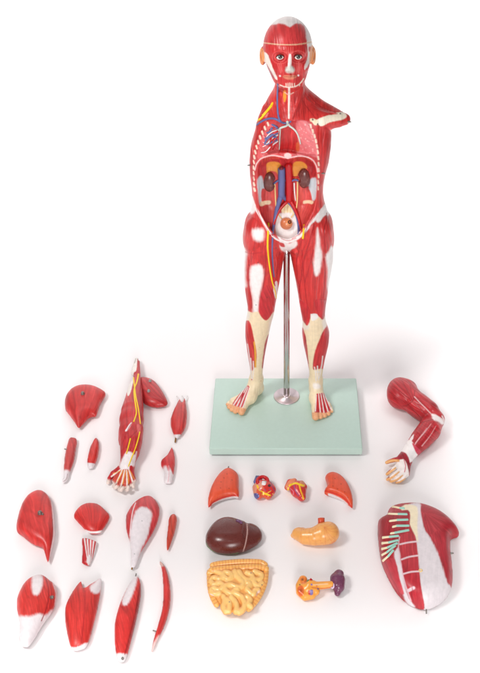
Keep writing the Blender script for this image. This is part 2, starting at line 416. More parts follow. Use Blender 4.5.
def inflate(name, outline, top, paint, base=RED_O, bot=None, sat=1.0, g=0.6, mat=None, sm=True, fib=90, fan=None, amp=0.13,
            lift=None, parent=None, seed=1, gz=0.0011, rest=0.0005, fit=True, hmap=None):
    """solid muscle slab: smooth pillow over a traced outline, lying on the ground"""
    p = L(outline) if isinstance(outline, str) else np.asarray(outline, float)
    p = catmull(p, 4) if sm else p
    bot = top*0.4 if bot is None else bot
    lo, hi = p.min(0), p.max(0)
    sh = Sheet((lo[0]-4, lo[1]-8, hi[0]+5, hi[1]+5), base, 4, fib, amp, seed, fan)
    if paint: paint(sh)
    u = np.arange(lo[0]-3, hi[0]+3, g); v = np.arange(lo[1]-3, hi[1]+3, g); U, Vv = np.meshgrid(u, v, indexing='ij')
    s = poly_sd(p, U, Vv); ins = s < 0; ani = 0.47
    phi = np.where(ins, -s, 0.0)
    for _ in range(900):
        q = np.pad(phi, 1); lapl = (q[2:, 1:-1]+q[:-2, 1:-1])+(q[1:-1, 2:]+q[1:-1, :-2])*ani
        phi = np.where(ins, (lapl+g*g)/(2+2*ani), 0)
    phi /= phi.max(); ph = 1-(1-np.clip(phi, 0, 1))**sat
    ph = np.where(ins, ph, -s*0.12*sat)
    w = np.arange(-bot-3*gz, top*1.25+3*gz, gz)[None, None, :]
    a = np.where(w > 0, top*(1 if hmap is None else hmap(U, Vv)[..., None]), bot)
    D = np.sqrt(np.maximum((w/a)**2+(1-ph)[..., None], 0))-1
    V, Q = surface_nets(D, (u[0], v[0], w.ravel()[0]), (g, g, gz)); V = relax(V, Q, 7)
    a0 = np.array([1.0, 1.0]); b0 = np.zeros(2)
    for _ in range(4 if fit else 1):
        uu = V[:, 0]*a0[0]+b0[0]; vv = V[:, 1]*a0[1]+b0[1]
        Wd = PZn(uu, vv, bot+rest); Wd[:, 2] += V[:, 2]
        if lift is not None: Wd[:, 2] += lift(V[:, 0], V[:, 1])
        if fit:
            pu, pv = proj(Wd[:, 0], Wd[:, 1], Wd[:, 2])
            for k, q in ((0, pu), (1, pv)):
                sc = (hi[k]-lo[k])/(q.max()-q.min()); a0[k] *= sc
                b0[k] = b0[k]*sc+(lo[k]-q.min()*sc)
    Wd[:, 2] = np.maximum(Wd[:, 2], 0.0004)
    return finish(name, Wd, Q, sh, mat or M_PIECE, parent)
def slab(name, label, cat, *a, group='loose muscle pieces on the ground', **k):
    """a muscle piece whose pegs hang under it"""
    o, sk = inflate(name, *a, **k); tag(o, label, cat, group); return o, sk

# ------------------------------------------------------------------ ground: seamless paper sweep
def ground():
    prof = [(-4.0, 0.0), (1.1, 0.0)]
    R = 0.9
    for a in np.linspace(0, math.pi/2, 16)[1:]: prof.append((1.1+R*math.sin(a), R-R*math.cos(a)))
    prof.append((2.0, 4.0)); prof = np.array(prof); xs = np.linspace(-3.5, 3.5, 3)
    V = np.array([(x, y, z) for y, z in prof for x in xs]); n = 3
    Q = np.array([(i*n+j, i*n+j+1, (i+1)*n+j+1, (i+1)*n+j) for i in range(len(prof)-1) for j in range(n-1)])
    m = bpy.data.materials.new('white_paper'); m.use_nodes = True; nt = m.node_tree; p = nt.nodes['Principled BSDF']
    tc = nt.nodes.new('ShaderNodeTexCoord'); no = nt.nodes.new('ShaderNodeTexNoise'); no.inputs['Scale'].default_value = 2.2; no.inputs['Detail'].default_value = 3
    cr = nt.nodes.new('ShaderNodeValToRGB'); cr.color_ramp.elements[0].color = (0.885, 0.855, 0.857, 1); cr.color_ramp.elements[1].color = (0.91, 0.885, 0.886, 1)
    nt.links.new(tc.outputs['Object'], no.inputs['Vector']); nt.links.new(no.outputs[0], cr.inputs[0]); nt.links.new(cr.outputs[0], p.inputs['Base Color'])
    p.inputs['Roughness'].default_value = 0.7; p.inputs['Specular IOR Level'].default_value = 0.2
    o = mesh_obj('ground', V, Q, m); o['kind'] = 'structure'; return o
ground()

# ------------------------------------------------------------------ the standing figure on its base
FIG = empty('anatomical_figure', (0.0, 0.0, 0.0))
tag(FIG, 'red muscle figure with open torso standing armless on a mint green base board', 'anatomical model')
BX = (209.3, 361.3)
def bevel_box(name, lo, hi, r, mat, parent, seg=3):
    import bmesh
    bm = bmesh.new(); bmesh.ops.create_cube(bm, size=1)
    for v in bm.verts: v.co = Vector([lo[k]+(v.co[k]+.5)*(hi[k]-lo[k]) for k in range(3)])
    bmesh.ops.bevel(bm, geom=bm.edges[:], offset=r, segments=seg, affect='EDGES', profile=0.5)
    c = (Vector(lo)+Vector(hi))/2; me = bpy.data.meshes.new(name)
    for v in bm.verts: v.co -= c
    bm.to_mesh(me); bm.free(); me.shade_smooth(); me.materials.append(mat)
    o = bpy.data.objects.new(name, me); SC.collection.objects.link(o); o.parent = parent; o.location = c-(parent_world(parent) if parent else Vector())
    return o
fl = PZ(208.5, 448.5, BASE_TOP); fr = PZ(362, 449.5, BASE_TOP); bl = PZ(216, 378, BASE_TOP); br = PZ(357, 379, BASE_TOP)
x0, x1 = (fl[0]+bl[0])/2, (fr[0]+br[0])/2; y0, y1 = fl[1], bl[1]
BOARD = bevel_box('base_board', (x0, y0, .0045), (x1, y1, BASE_TOP), .0022, M_MINT, FIG)
bevel_box('base_inset', (x0+.004, y0+.004, 0.0002), (x1-.004, y1-.004, .0048), .001, M_GREY, BOARD)  # grey inset slab added to draw the line below the board
YB = 0.045
pb = PZ(286.6, 396.5, BASE_TOP)
pole_top = PY(287.6, 240, pb[1])
V, Q = tube([pb+[0, 0, z] for z in np.linspace(0.001, pole_top[2]-BASE_TOP, 12)], 0.0062, 20, 1.0, (0, 1, 0)); POLE = mesh_obj('support_pole', V, Q, M_CHROME, FIG)
def disc(c, pr, n=40):
    a = np.linspace(0, 2*np.pi, n, endpoint=False)
    V = np.concatenate([np.stack([c[0]+r*np.cos(a), c[1]+r*np.sin(a), np.full(n, c[2]+z)], 1) for r, z in pr])
    Q = [(i*n+j, i*n+(j+1) % n, (i+1)*n+(j+1) % n, (i+1)*n+j) for i in range(len(pr)-1) for j in range(n)]
    return V, np.array(Q)
V, Q = disc(pb, [(.0268, .0002), (.0268, .0016), (.026, .0024), (.0085, .0026), (.0085, .0048), (.0078, .0055), (.001, .0055)]); mesh_obj('pole_flange', V, Q, M_DISC, POLE)

# ---- enamel plan of the figure
b = Sheet((222, 8, 368, 432), RED, 4, 88, 0.13, 3); b.feather = .1; b.seam = .5
WH = WHITE
# skull, face
b.fill('262 43 275 44.6 288 45.2 300 44.6 314 42 313 58 308 72 303 82 296 87.5 289 88.5 281 86.5 274 79 266 66', (198, 42, 44), .8, fib=88, amp=.095)
b.fill("255 40 268 20 288 12 305 16 317 38 317 46 300 45 288 46 262 44", (205, 58, 60), .5, fib=85, amp=.12)
b.fill("266 30 269.6 25.5 275.4 23.9 282.7 23.2 290 26.6 295.8 23.2 303 24.6 305.6 30 307.5 41.4 318 44 320 20 288 8 268 12", (226, 216, 214), .6, amp=0, fib=None)
b.fill("307 41 313 41 314 52 311 60 305.3 69.5 304.5 66 307.4 58 307.6 49", (232, 222, 216), .5, amp=0)
b.fill("308.6 47 311.2 47 311 51 309 51.5", (205, 80, 76), .5)
b.line("262 42.4 275 44 288 44.6 300 44 313 41.6", .95, (226, 186, 150), .35)
b.fill("262 53 267 53.5 271.5 65 277 78 275.8 79.5 269.5 70 264 61", (236, 224, 214), .4, amp=0)
b.fill("264 62 268 66 274.5 78 271 76 264.5 66", RED_D, .4, fib=60)
for s_, ex in ((-1, 280.1), (1, 298.2)):
    for r_ in (5.2, 6.6, 8.0): b.line(catmull([(ex+r_*1.05*math.cos(a), 57.2+r_*.8*math.sin(a)) for a in np.linspace(0, 2*np.pi, 14)[:-1]], 3), .35, (226, 104, 100) if r_ != 6.6 else (168, 24, 36), .5)
for dx in (-3.5, -1.2, 1.2, 3.5): b.line([(289.5+dx, 47), (289.6+dx*.8, 53)], .4, (230, 110, 104), .4)
for dx in (-1, 1):
    for q in range(3): b.line([(289.6+dx*(9+q*1.6), 62+q), (289.6+dx*(7.5+q*.7), 71+q)], .5, (228, 110, 106), .5)
b.fill("288.9 55 291.2 55 291.2 66 288 66", (240, 226, 222), .4, amp=0)
b.fill("285.2 69.5 286.8 66.6 289.6 65.6 292.6 66.6 294.4 69.4 293 72.3 289.7 73 286.6 72.3", (214, 214, 204), .7, amp=0)
b.fill("282.4 76.4 286 75 289.6 75.4 293 75 297.4 76 293.5 78.9 289.7 79.6 285.8 79", (214, 126, 96), .4, amp=0)
b.line("282.8 76.7 286 76.6 289.6 77 293 76.5 297 76.3", .45, (150, 60, 50), .3)
b.dot(280, 75.8, .9, (240, 226, 226)); b.dot(298.4, 75.3, .9, (240, 226, 226))
b.line("280 85 284 86.6 289.3 87.2 295 86.4 300 83.5 303.4 78.6", 1.0, (238, 222, 206), .35)
for x in (286, 288, 290, 292, 294.5, 299.5): b.line([(x, 83.2+abs(x-290)*.06), (x+.1, 86.6-abs(x-290)*.08)], .8, (238, 222, 206), .35)
for e in ("258 47 263 49 264.5 57 263.2 65 260 62 257 55", "309.5 58 310.5 48 313 44.5 317.5 47 318.8 53 316 62 312 67 309.5 65"): b.fill(e, (232, 150, 92), .5, amp=0)
b.line('262.6 50.4 260.9 53 261.2 58 262.4 61.4', .7, (196, 104, 58), .5); b.line('312.4 49.6 314.6 53 314 58.4 312 62', .8, (196, 104, 58), .5)
# neck
for x in (279.5, 296, 301.5): b.line([(x, 88), (289+(x-289)*.8, 116)], .6, RED_D, .5, -0.0006)
b.fill("283.2 92 285.4 90.5 286.4 97 284.8 102 283.4 100", (238, 150, 50), .5, amp=0)
b.line("289.2 88 289 99 288.8 118", (1.9, 1.5), (242, 234, 226), .35, .0006)
b.line("284.5 92.5 289 94.5 293.5 92.5", .7, (232, 196, 180), .4)
b.fill("271.8 102.4 273 104 270 110 262 118 256 121.5 257 118 264.5 111.5", (250, 205, 30), .5, amp=0)
for p_ in ("305 93 312 104 322 113", "300 92 305 104 316 118", "309 95 322 107 338 113"): b.line(p_, .6, RED_D, .6, -.0008)
b.fill("316.5 120.5 324 116.5 340 111.8 345.6 113.6 346.4 117 342 119.6 330 122.2 321 126.2", (245, 234, 212), .5, amp=0)
b.fill("310 119 314 118.6 317.6 121 316.5 125 311.5 124", (238, 220, 186), .5, amp=0)
b.fill("325 129.5 330 131 332.5 140 331.5 151 329.6 163 328 150 328 140", (242, 222, 186), .6, amp=0)
b.fill("330 126 342 124 350 121 347 131 332 133", (214, 60, 60), .5, fib=20)
for x, y in ((331, 130.4), (335, 129.8), (340, 129), (344.5, 127), (348.5, 123)): b.dot(x, y, .8, (236, 205, 190))
# chest wall and its cut rib ends
b.fill("266 124 287 120 312 122 318 142 318 160 290 158 256 164 256 146", (206, 62, 66), .6, fib=70)
b.fill("296 124 300 120.5 308 122 313.5 132 317 145 317.6 157 308 155 297 154.5 298 145", (224, 116, 120), .5, fib=30, amp=.06)
rs = np.random.RandomState(5)
for i in range(34):
    x = rs.uniform(299, 316); y = rs.uniform(124, 153)
    if x < 311+(y-122)*.2: b.dot(x, y, rs.uniform(.35, .7), (238, 176, 172), .35)
b.fill("268 125.5 276 124.5 278.5 134 278.6 152 268 156 257.8 159 259 146 262.5 135", (222, 98, 100), .5, fib=50)
b.fill("279.5 131 284 126.5 291 126 296.4 131 298 145 294 152.5 284 152.8 279 150", (196, 40, 42), .5, fib=95, amp=.14)
b.fill("296.4 143 299 142.6 299.6 149 297.6 152.5 296 149", (212, 96, 60), .5, amp=0)
for i, (x, y) in enumerate(L("268 123.8 265 128 262.4 132.6 260.2 137.2 258.2 142 256.6 147 255.4 152 254.4 157 253.8 162 253.4 167.5 253.4 173 253.6 178.5 254 184 254.6 189.5")): b.line([(x-.5, y-1.2), (x+.3, y+1.3)], 1.9, (240, 216, 196), .35)
for i, (x, y) in enumerate(L("310.8 126 312.8 131 314.6 136 316 141 317 146.4 317.8 152 318.3 158 318.6 164 318.6 170 318.4 176 318 182 317.8 188")): b.line([(x-.2, y-1.3), (x+.3, y+1.3)], 1.8, (240, 216, 196), .35)
# inside of the belly
b.fill("255.5 168 262 159.5 273 155.5 288 157.6 301 155.8 311 158.8 316.6 166 317.6 190 316 205 310 220 300 234 288 241 275 238 265 225 259 208 256 188", (208, 58, 58), .5, fib=90, amp=.12)
b.fill("258 170 266 161 277 159 287 161 286.5 176 284 190 279 190 279 168 268 168 262 178", (192, 42, 47), .9, fib=75)
b.fill("290 161 303 158.5 312 162 315.5 170 313 178 307 168 296 166 292 180", (192, 42, 47), .9, fib=100)
b.fill("257.4 180 261.5 176 264.4 186 264 195 262 203 259.5 204 258 192", (206, 216, 222), .6, amp=0)
b.fill("309.5 180 315.8 178 316.4 188 315.2 199 311 199.5 309 190", (206, 216, 222), .6, amp=0)
b.fill("262 189 269.5 192 272 203 262.5 203.5", (216, 80, 78), .5, fib=95); b.fill("303 190 309.5 190 312 202.5 303 203", (216, 80, 78), .5, fib=85)
b.fill("260.5 202 270 200.6 270 204.2 261 206.2", (240, 216, 180), .45, amp=0); b.fill("303.6 200.8 312.4 200.6 312.2 204 304 204.2", (240, 216, 180), .45, amp=0)
b.fill("261.5 207 269.5 205 272 218 274.5 233 268 226 262.5 214", (200, 62, 62), .5, fib=80); b.fill("302 205 312.5 205 310 216 302 230 299.5 222", (206, 70, 66), .5, fib=110)
b.fill("271 178 275 178 276.5 200 279 224 276.5 236 272 222 271 200", (214, 78, 70), .5, fib=85); b.fill("296.5 178 301 178 303 200 300 226 297 234 297 214", (214, 78, 70), .5, fib=95)
b.fill("267.4 163 274 161.6 280 163.5 281.8 170 280 178 276 172 270 171 267.5 174.6 266.5 168", (232, 154, 62), .5, amp=0)
b.fill("293.3 163.5 299 161.4 304.5 163 307.2 168 302.5 168.8 297.8 173.5 295.5 180 293.2 174", (232, 154, 62), .5, amp=0)
b.fill("281.6 208 286.5 201.5 291.5 206 294 214.5 289 214 283 215", (240, 220, 176), .5, amp=0)
b.fill("277 216 283 212.8 293.5 213.4 299 220 300 232 296 239 287.5 243 279.6 240 275.6 230", (238, 232, 230), .6, amp=0)
for p_ in ("284.6 205 284.4 213", "287.5 203.6 287.6 212.6", "290.5 206 290.4 213"): b.line(p_, .5, (225, 170, 90), .4)
# rim of the opening and the groin bands
b.line("254.6 170 256.6 163.6 261 158.6 267 156.4 273 155.4 281 156.6 287.5 158 294 156.8 301 156 308 157.4 313 160.4 316.4 166 317.6 172", (1.1, 1.1), (240, 204, 200), .5)
b.fill("284 155 287.6 152.6 291.5 155 289.5 158.4 286 158.4", (238, 200, 196), .5, amp=0)
b.line("251.6 197 254.6 206 260 216 267.5 229.5 274.5 237.6 281.4 241.2 288 242.6", (2.6, 1.8), (240, 232, 230), .45, .0008)
b.line("325.6 206.2 319.5 214 314.4 219 307 228.5 300 236.4 294 240.4 288 242", (4.4, 1.6), (240, 232, 230), .5, .0008)
b.line("256 206 262 221.5 270 233 279 239.6", .5, (214, 70, 74), .4); b.line("318 212 309 224 300 233.5 292 238.6", .6, (214, 70, 74), .4)
b.fill("280.4 240.6 288 243.6 295.6 240.6 297 245 291 251 284.5 252 280 247.5", (238, 226, 224), .6, amp=0)
b.fill("278.6 242.4 283.6 243.4 284.8 247 280.8 246.4", (196, 60, 60), .5)
b.line("281 238.4 288 240.6 296 238", .6, (200, 60, 62), .4)
b.fill("250.6 198 252.8 199 255.6 209 252.4 214 249.6 211", (238, 230, 228), .7, amp=0)
b.fill("315.7 219 320 213.6 325.2 205.5 327.4 208 329.4 214 322.5 219.5 317.8 222.4", (240, 234, 232), .7, amp=0)
b.feather = .3; b.softk = 2.5
# separate muscle bellies of hips, thighs, neck and flanks
for pl_, an, hh_ in (("246 222 252 217 258 223 263 241 255 250 247 250.6 243 238", 100, .0022), ("243 258 249 257.5 250.4 275 251.6 300 252.6 309 247 311 243 296", 88, .0018), ("265.6 247 272 243 280 252 278.5 270 274.6 284 270.4 276 267 262", 82, .0022),
        ("258 253 264.6 252 265.6 266 263.6 286 260 302 257 296 262.6 276", 86, .0014),
        ("304 262 309 250 313 262 315.6 278 317 300 314 312 309.6 315 306 296 303 278", 92, .0024), ("318.6 278 322.6 260 326 272 327.6 290 325 308 320 316 317.6 300", 92, .002), ("297.6 285 302 281 305 296 308.6 314 305 323 300.6 313", 84, .0022), ("290 252 297 249 301 262 300.4 280 297 284 293 270", 84, .002), ("309.6 227 314.6 223.6 312.4 241 306.6 256 302.6 270 300 262 304 246", 106, .0022), ("320 224 327 215 333 232 332 246 325.6 254 322 240", 80, .0022),
        ("276 88 281 92 284 104 286 118 281 119 278 104", 80, .0016), ("301 87 305 91 301 104 294.4 118 290.4 118 295 104", 104, .0016), ("305 94 312 102 326 110.6 338 113.6 322 114.6 309 107", 35, .0016), ("268.6 104 272 106 268 114 261 120 258 118 262 111", 130, .0012),
        ("249 146 252.6 148 252.4 168 252 186 249 184", 88, .0012), ("322.4 128 331.4 132 331 150 327 168 322 186 320.4 170 321.6 148", 94, .0018)):
    b.fill(pl_, (204, 47, 46), .5, fib=an, amp=.13, h=hh_, hw=4)
# thighs (photo-left leg)
b.fill("253.2 230.4 257 229 263 229 264.2 234 263 240.2 257 240.4 254 237.5", (242, 236, 234), .9, amp=0)
b.fill("250.6 268 254 265.2 259.8 264.6 263 269 263.2 277 261.6 287 258.9 299.5 258 312 253 312 252.6 298 250 282", (242, 236, 234), .8, amp=0)
b.fill("243 250 246.8 252.6 246.4 262 246.2 276 247 286 243 284", (242, 236, 234), .8, amp=0)
b.line("244 251.4 252 253.6 262 252", .7, (176, 26, 36), .7, -.0012, 2)
b.line("249.4 260 248.8 280 251.5 300 252 308", .8, RED_D, .5, -.0019, 1.6)
b.line("265.4 246 265.5 270 262.6 292 260 308", .8, RED_D, .5, -.0019, 1.6)
b.fill("262 291 268 285 275 297 273.4 312 268 319.6 262 319 258.8 311 259.6 300", (200, 42, 50), .6, fib=70, h=.0015, hw=5)
b.fill("275.4 281 277.6 283 277.4 293 275.6 299 273.6 292 273.8 285", (242, 236, 234), .5, amp=0)
b.line("280 252 277.6 268 274.8 281", .8, RED_D, .5, -.0015)
b.dot(258, 262.5, .6, (90, 40, 40)); b.dot(249.3, 265, .5, (90, 40, 40)); b.dot(276, 247.6, .6, (110, 50, 50)); b.dot(267, 297, .5, (110, 40, 40)); b.dot(256, 305, .5, (120, 110, 110))
# thighs (photo-right leg)
b.fill("317.4 228 319 236 319.8 245.7 322 254.6 321 264 319.3 272.8 316.8 276.2 314.2 272.5 313.6 264 314.4 256 316 242", (242, 236, 234), .7, amp=0)
b.fill("325.4 257 328.6 251 331 246 334.6 250 334 262 332 280 329 292 327 286 327.4 271", (242, 236, 234), .7, amp=0)
b.line("315 224 309 243 303.5 262 301.5 275 299.6 292", .8, RED_D, .5, -.0026, 1.8)
b.line("308 225 300 246 297 262", .8, RED_D, .5, -.0019, 1.6)
b.line("302 250 303 265 305 286 307 304 309.6 317", .8, RED_D, .5, -.0022, 1.8)
b.line("313.4 250 309 268 305 282", .8, (170, 26, 36), .5, -.0019, 1.6)
b.line("256 242 254 252 251 262", .5, RED_D, .5, -.0012, 1.6)
b.line("263 242 262.6 256 263.4 268", .5, RED_D, .5, -.0012, 1.6)
b.line("297 252 297.6 272 300 290 303 304", .6, RED_D, .5, -.0016, 1.8)
b.line("319 225 323 236 325 246", .5, RED_D, .5, -.0012, 1.6)
b.line("324.4 258 324.6 274 322 300 319.4 316", .8, RED_D, .5, -.0022, 1.8)
b.line("318.8 276 317 292 316.4 310", .5, (214, 90, 90), .6, -.0006)
b.line("327 213 324 230 324.6 248 325.5 256", .8, RED_D, .6, -.0019)
for p_ in ("251.4 146 252 158 252.4 170 253 182", "250.6 152 251 166 251.6 178", "327 138 326 152 323.4 166 321.6 182", "324 128 322.4 146 321 164 320 186", "330.4 146 328 160 325 172"): b.line(p_, .6, RED_D, .5, -.0010, 1.6)
for p_ in ("263 112 259 124 254.6 138", "267 120 262 128 256 140"): b.line(p_, .5, RED_D, .6, -.0008, 1.6)
for p_ in ("282 96 280.6 106 281.6 117", "293.6 94 295.4 106 297.4 118", "292 98 292.6 108 292.4 118", "286 100 285.6 110 285.8 118"): b.line(p_, .5, RED_D, .5, -.0008, 1.4)
# knees, shins
b.fill('222 369 366 369 366 432 222 432', CREAM, .8, sm=False, amp=.03, fib=90)
b.fill("244 313 247.6 311 252 312.5 258 311.8 261 316.4 266 320.6 270.5 316 273.6 312 274 318 270.5 330 267 340 264 356 263.4 372 265 392 256 412 240 414 246 396 249 381 253 372 256.4 360 256.2 350 253.6 337 250.6 324 247 320", CREAM, .6, amp=.03, fib=90)
b.fill("244.5 311 247.5 310 249.5 316 247 322 244.6 320", (238, 228, 214), .6, amp=0); b.fill("270 318 274.5 313 273.6 322 269.6 333 268.6 330", (238, 226, 212), .6, amp=0)
b.fill("244 324 246.6 320.6 250 322.4 253.4 337 256.2 351 256 365 254 367.6 250.8 370.4 247.6 349 244.4 338", (196, 44, 46), .5, fib=82, h=.001, hw=3)
b.line("254.2 342 255.2 352 255.6 367", (1.2, 1.5), (236, 176, 60), .4)
b.fill("268.6 334 270 337 266.6 352 263.8 366 261.9 367.5 263.2 354.4 265 343", (178, 34, 42), .5, fib=98)
for p_ in ("251 358 251.6 369 251.4 378", "253.4 361 253.6 371 252.4 380", "247.8 344 249.8 360 250.4 372"): b.line(p_, .9, (240, 232, 228), .4)
b.dot(251.8, 379.6, .6, (196, 50, 50)); b.dot(259.6, 347.6, .5, (210, 180, 140)); b.dot(261, 381, .5, (200, 170, 130))
b.fill("246.6 386 249.6 388 246.6 397 241.8 407.6 232.4 405.2 238.5 395", (200, 60, 66), .4, amp=0)
for q, (a_, c_) in enumerate((((246, 386), (233.6, 405)), ((247, 386.6), (236.8, 406)), ((248, 387.2), (240, 407)), ((249.4, 388), (243, 408)))): b.line([a_, c_], (.7, 1.3), (240, 226, 222), .3, .0006)
b.fill("242.6 393 244 393.8 241.4 402 239.6 404 240.4 399", (176, 26, 36), .4)
b.fill("225 404 229 403.6 234 405.4 240 407.4 245.6 408.6 248.6 411 244 419 234 421 225 416", (236, 172, 126), .6, amp=0)
# right shin
b.fill("298.6 309.6 305 309.6 311.8 315.8 316 315 319.6 317 325.4 316.6 326 330 322 340 316.4 349 313.4 362 314 376 323 384 330 402 334 414 310 416 306.8 392 309 375 307.4 358 305.4 340 301.6 328", CREAM, .6, amp=.03, fib=90)
b.fill("301.4 320 306.6 325.4 309.4 323 308.6 329 304.6 330 301.6 327", (238, 228, 216), .7, amp=0); b.fill("322.2 321 326.6 317 326.8 325 324 330", (238, 228, 216), .7, amp=0)
b.fill("296 300 302 300 310 309 310.9 314.6 309.4 322 307 325.6 303.6 322 299 313", (198, 40, 48), .5, fib=85, h=.0016, hw=5)
b.fill("315 300 326 300 325 314.6 323 319.6 319.8 317.4 316.4 311", (198, 40, 48), .5, fib=92, h=.0014, hw=4)
b.fill("310.6 314.4 313 313.6 317 314.2 318 318 312 321", (240, 234, 230), .5, amp=0)
b.fill("301.4 327 304 330.6 307 345.7 309 369.6 307 362 302.6 342", (190, 40, 44), .5, fib=88)
b.fill("324 329.6 328.6 325.6 330.4 333 328.6 347 324.6 360 322.6 366 314 370 313 361.8 315.4 350 319.6 339", (194, 40, 46), .5, fib=100, h=.001, hw=3)
for p_ in ("314.6 367 315.6 374 316.2 381", "317.4 366 317.6 373 318.6 380", "322.4 356 321.4 366 319.4 378", "315.2 372 319 372"): b.line(p_, 1.1, (240, 232, 228), .4)
b.fill("313 384 317.6 383.6 321 386.6 317.6 389 313.6 388", (242, 234, 226), .6, amp=0)
b.fill("316.2 394.4 320 393.4 324 393.6 328 402 330.8 411 322 413.4 314.8 413 315.6 402", (196, 40, 46), .4, amp=0)
for a_, c_ in (((318.6, 393.6), (320.4, 413)), ((320.8, 393.4), (324, 412.6)), ((322.8, 393.4), (328, 411.4)), ((324.4, 394), (331, 409)), ((316.4, 395), (315.4, 411))): b.line([a_, c_], (.8, 1.2), (242, 226, 222), .3, .0006)
b.fill("309 414 312.6 412.4 320 412.6 326 412.8 331 410.6 335 413 335 420 325 426 311 426", (236, 172, 126), .6, amp=0)

# ---- body volume
v = Vol((-.142, -.07, BASE_TOP-.004), (.132, .125, .845), 0.0012)
sm = lambda rows, y, r: [(q[0], q[1], q[2], y if len(q) < 4 else q[3], r if len(q) < 5 else q[4]) for q in rows]
v.loft(sm([(114, 262, 326, .047, .030), (122, 259, 330, .047, .036), (132, 254.6, 331.5, .046, .042), (145, 250.8, 331, .045, .046), (160, 249.4, 329, .045, .046), (172, 249.8, 325.5, .045, .044), (184, 251.3, 323.3, .045, .043), (193, 252, 323, .045, .043), (203, 252.6, 324.6, .045, .044), (213, 250.5, 328, .045, .046), (225, 247.6, 330.4, .045, .0455), (234, 247, 330.0, .045, .042), (240, 250, 327, .045, .034)], .045, .045), .006, 2.5)
v.loft(sm([(222, 249, 280, .045, .040), (231, 247.4, 283, .045, .041), (238, 245.2, 284.6, .045, .041), (253, 244.8, 284), (270, 244.3, 281.7), (286, 245, 278.6), (296, 246.4, 276.8, .044, .032), (305, 248, 275.2, .043, .029), (312, 247.6, 274.2, .042, .027), (322, 245.6, 271.4, .044, .026), (335, 245.2, 268.6, .050, .027), (349, 247, 265.8, .052, .024), (360, 248.8, 264, .052, .020), (370, 250.2, 262.8, .052, .017), (380, 250.4, 262.4, .053, .0155), (389, 251, 262, .054, .015)], .045, .037), .022, 2.15)
v.loft(sm([(222, 294, 328, .045, .040), (231, 291.4, 329.6, .045, .041), (238, 290.4, 331.6, .045, .041), (249, 290.4, 333.2), (260, 292, 333), (270, 293.6, 331.2), (279, 295.6, 329.4), (296, 298.4, 327.2, .044, .032), (306, 300.2, 325.6, .043, .029), (315, 301.8, 324.8, .042, .027), (322, 302.6, 326, .044, .026), (332, 301.9, 329.4, .050, .028), (343, 303.4, 328.6, .052, .026), (358, 306.8, 325, .052, .021), (369, 309, 323, .052, .017), (381, 309.6, 321.6, .053, .0155), (389, 310, 321.4, .054, .015)], .045, .037), .022, 2.15)
# neck, shoulders
v.chain([(PY(290, 80, .045), .0245), (PY(289.6, 94, .045), .0262), (PY(289, 106, .046), .032), (PY(289, 118, .046), .036)], .012)
v.chain([(PY(283, 97, .06), .020), (PY(269.6, 108.8, .056), .0115), (PY(267.6, 115.5, .05), .0095), (PY(266, 124, .048), .010)], .016)
v.chain([(PY(298, 97, .06), .022), (PY(318, 107.5, .056), .0150), (PY(336, 114.2, .05), .0095), (PY(344.5, 118.5, .047), .0075)], .016)
v.chain([(PY(300, 117, .040), .020), (PY(322, 120, .034), .0145), (PY(338, 120.4, .04), .0115), (PY(345, 119.8, .044), .0075)], .010)
# head
hc = PY(287.8, 48, .045); v.ell(hc, (.0402, .051, .0492), .004)
v.ell(PY(289.0, 66, .028), (.0300, .030, .034), .012); v.ell(PY(289.4, 78, .018), (.0232, .022, .0175), .012); v.ell(PY(289.4, 85, .006), (.010, .009, .007), .01)
for sx in (-1, 1):
    X = lambda px: 289.3+(px-289.3)*1
    v.ell(PY(289.3+sx*12.5, 66.5, .010), (.010, .010, .0075), .010)
    v.cone(PY(289.4+sx*3.5, 51.3, .0008), PY(289.4+sx*13, 51.8, .007), .0045, .0045, .008)
    v.ell(PY(289.15+sx*9.05, 57.2, -.006), (.0080, .0075, .0056), .005, True)
    v.cone(PY(289.6+sx*3.0, 70.2, -.0095), PY(289.6+sx*2.6, 69.8, -.0105), .003, .003, .003)
    v.cone(PY(289.15+sx*6.3, 57.6, .001), PY(289.15+sx*12.2, 57.2, .005), .0016, .0016, .002) if False else None
v.chain([(PY(289.9, 54, -.0015), .0038), (PY(289.8, 62, -.008), .0042), (PY(289.7, 68.6, -.0135), .0044)], .006)
v.cone(PY(284.6, 76.2, -.0025), PY(294.8, 75.8, -.0025), .0024, .0024, .003); v.cone(PY(289.6, 75.6, -.0055), PY(289.7, 75.6, -.0055), .0025, .0025, .004)
v.cone(PY(286, 78.4, -.003), PY(293.4, 78.2, -.003), .0026, .0026, .003)
for ex, sx in ((262.6, -1), (312.8, 1)):
    c = PY(ex, 56 if sx < 0 else 55.6, .047); v.ell(c, (.0056, .0115, .0150), .004)
    v.ell(c+np.array([sx*.0045, -.006, .002]), (.004, .006, .009), .004, True)
# feet
def foot(ank, heel, mid, ball, toes, s=1):
    A = PY(*ank, .053); v.cone(A, PZ(*heel, BASE_TOP+.013), .0128, .012, .006); v.cone(A, PZ(*mid, BASE_TOP+.014), .0132, .0128, .006)
    v.cone(PZ(*heel, BASE_TOP+.012), PZ(*mid, BASE_TOP+.012), .0125, .0125, .01)
    for bx in ball: v.cone(PZ(*mid, BASE_TOP+.013), PZ(*bx, BASE_TOP+.009), .0125, .0085, .008)
    for (a_, c_, r_) in toes: v.cone(PZ(*a_, BASE_TOP+r_), PZ(*c_, BASE_TOP+r_*.9), r_, r_*.92, .0022)
foot((256.2, 379), (257, 388), (249, 396.5), ((244, 405), (238.6, 403), (233.6, 401.5)), [((244, 406), (241.4, 412), .0078), ((240, 405), (235.4, 411.4), .0058), ((237, 404), (231.8, 409.6), .0054), ((234, 402.6), (229, 407.2), .0050), ((232, 400.8), (227.6, 404.4), .0046)])
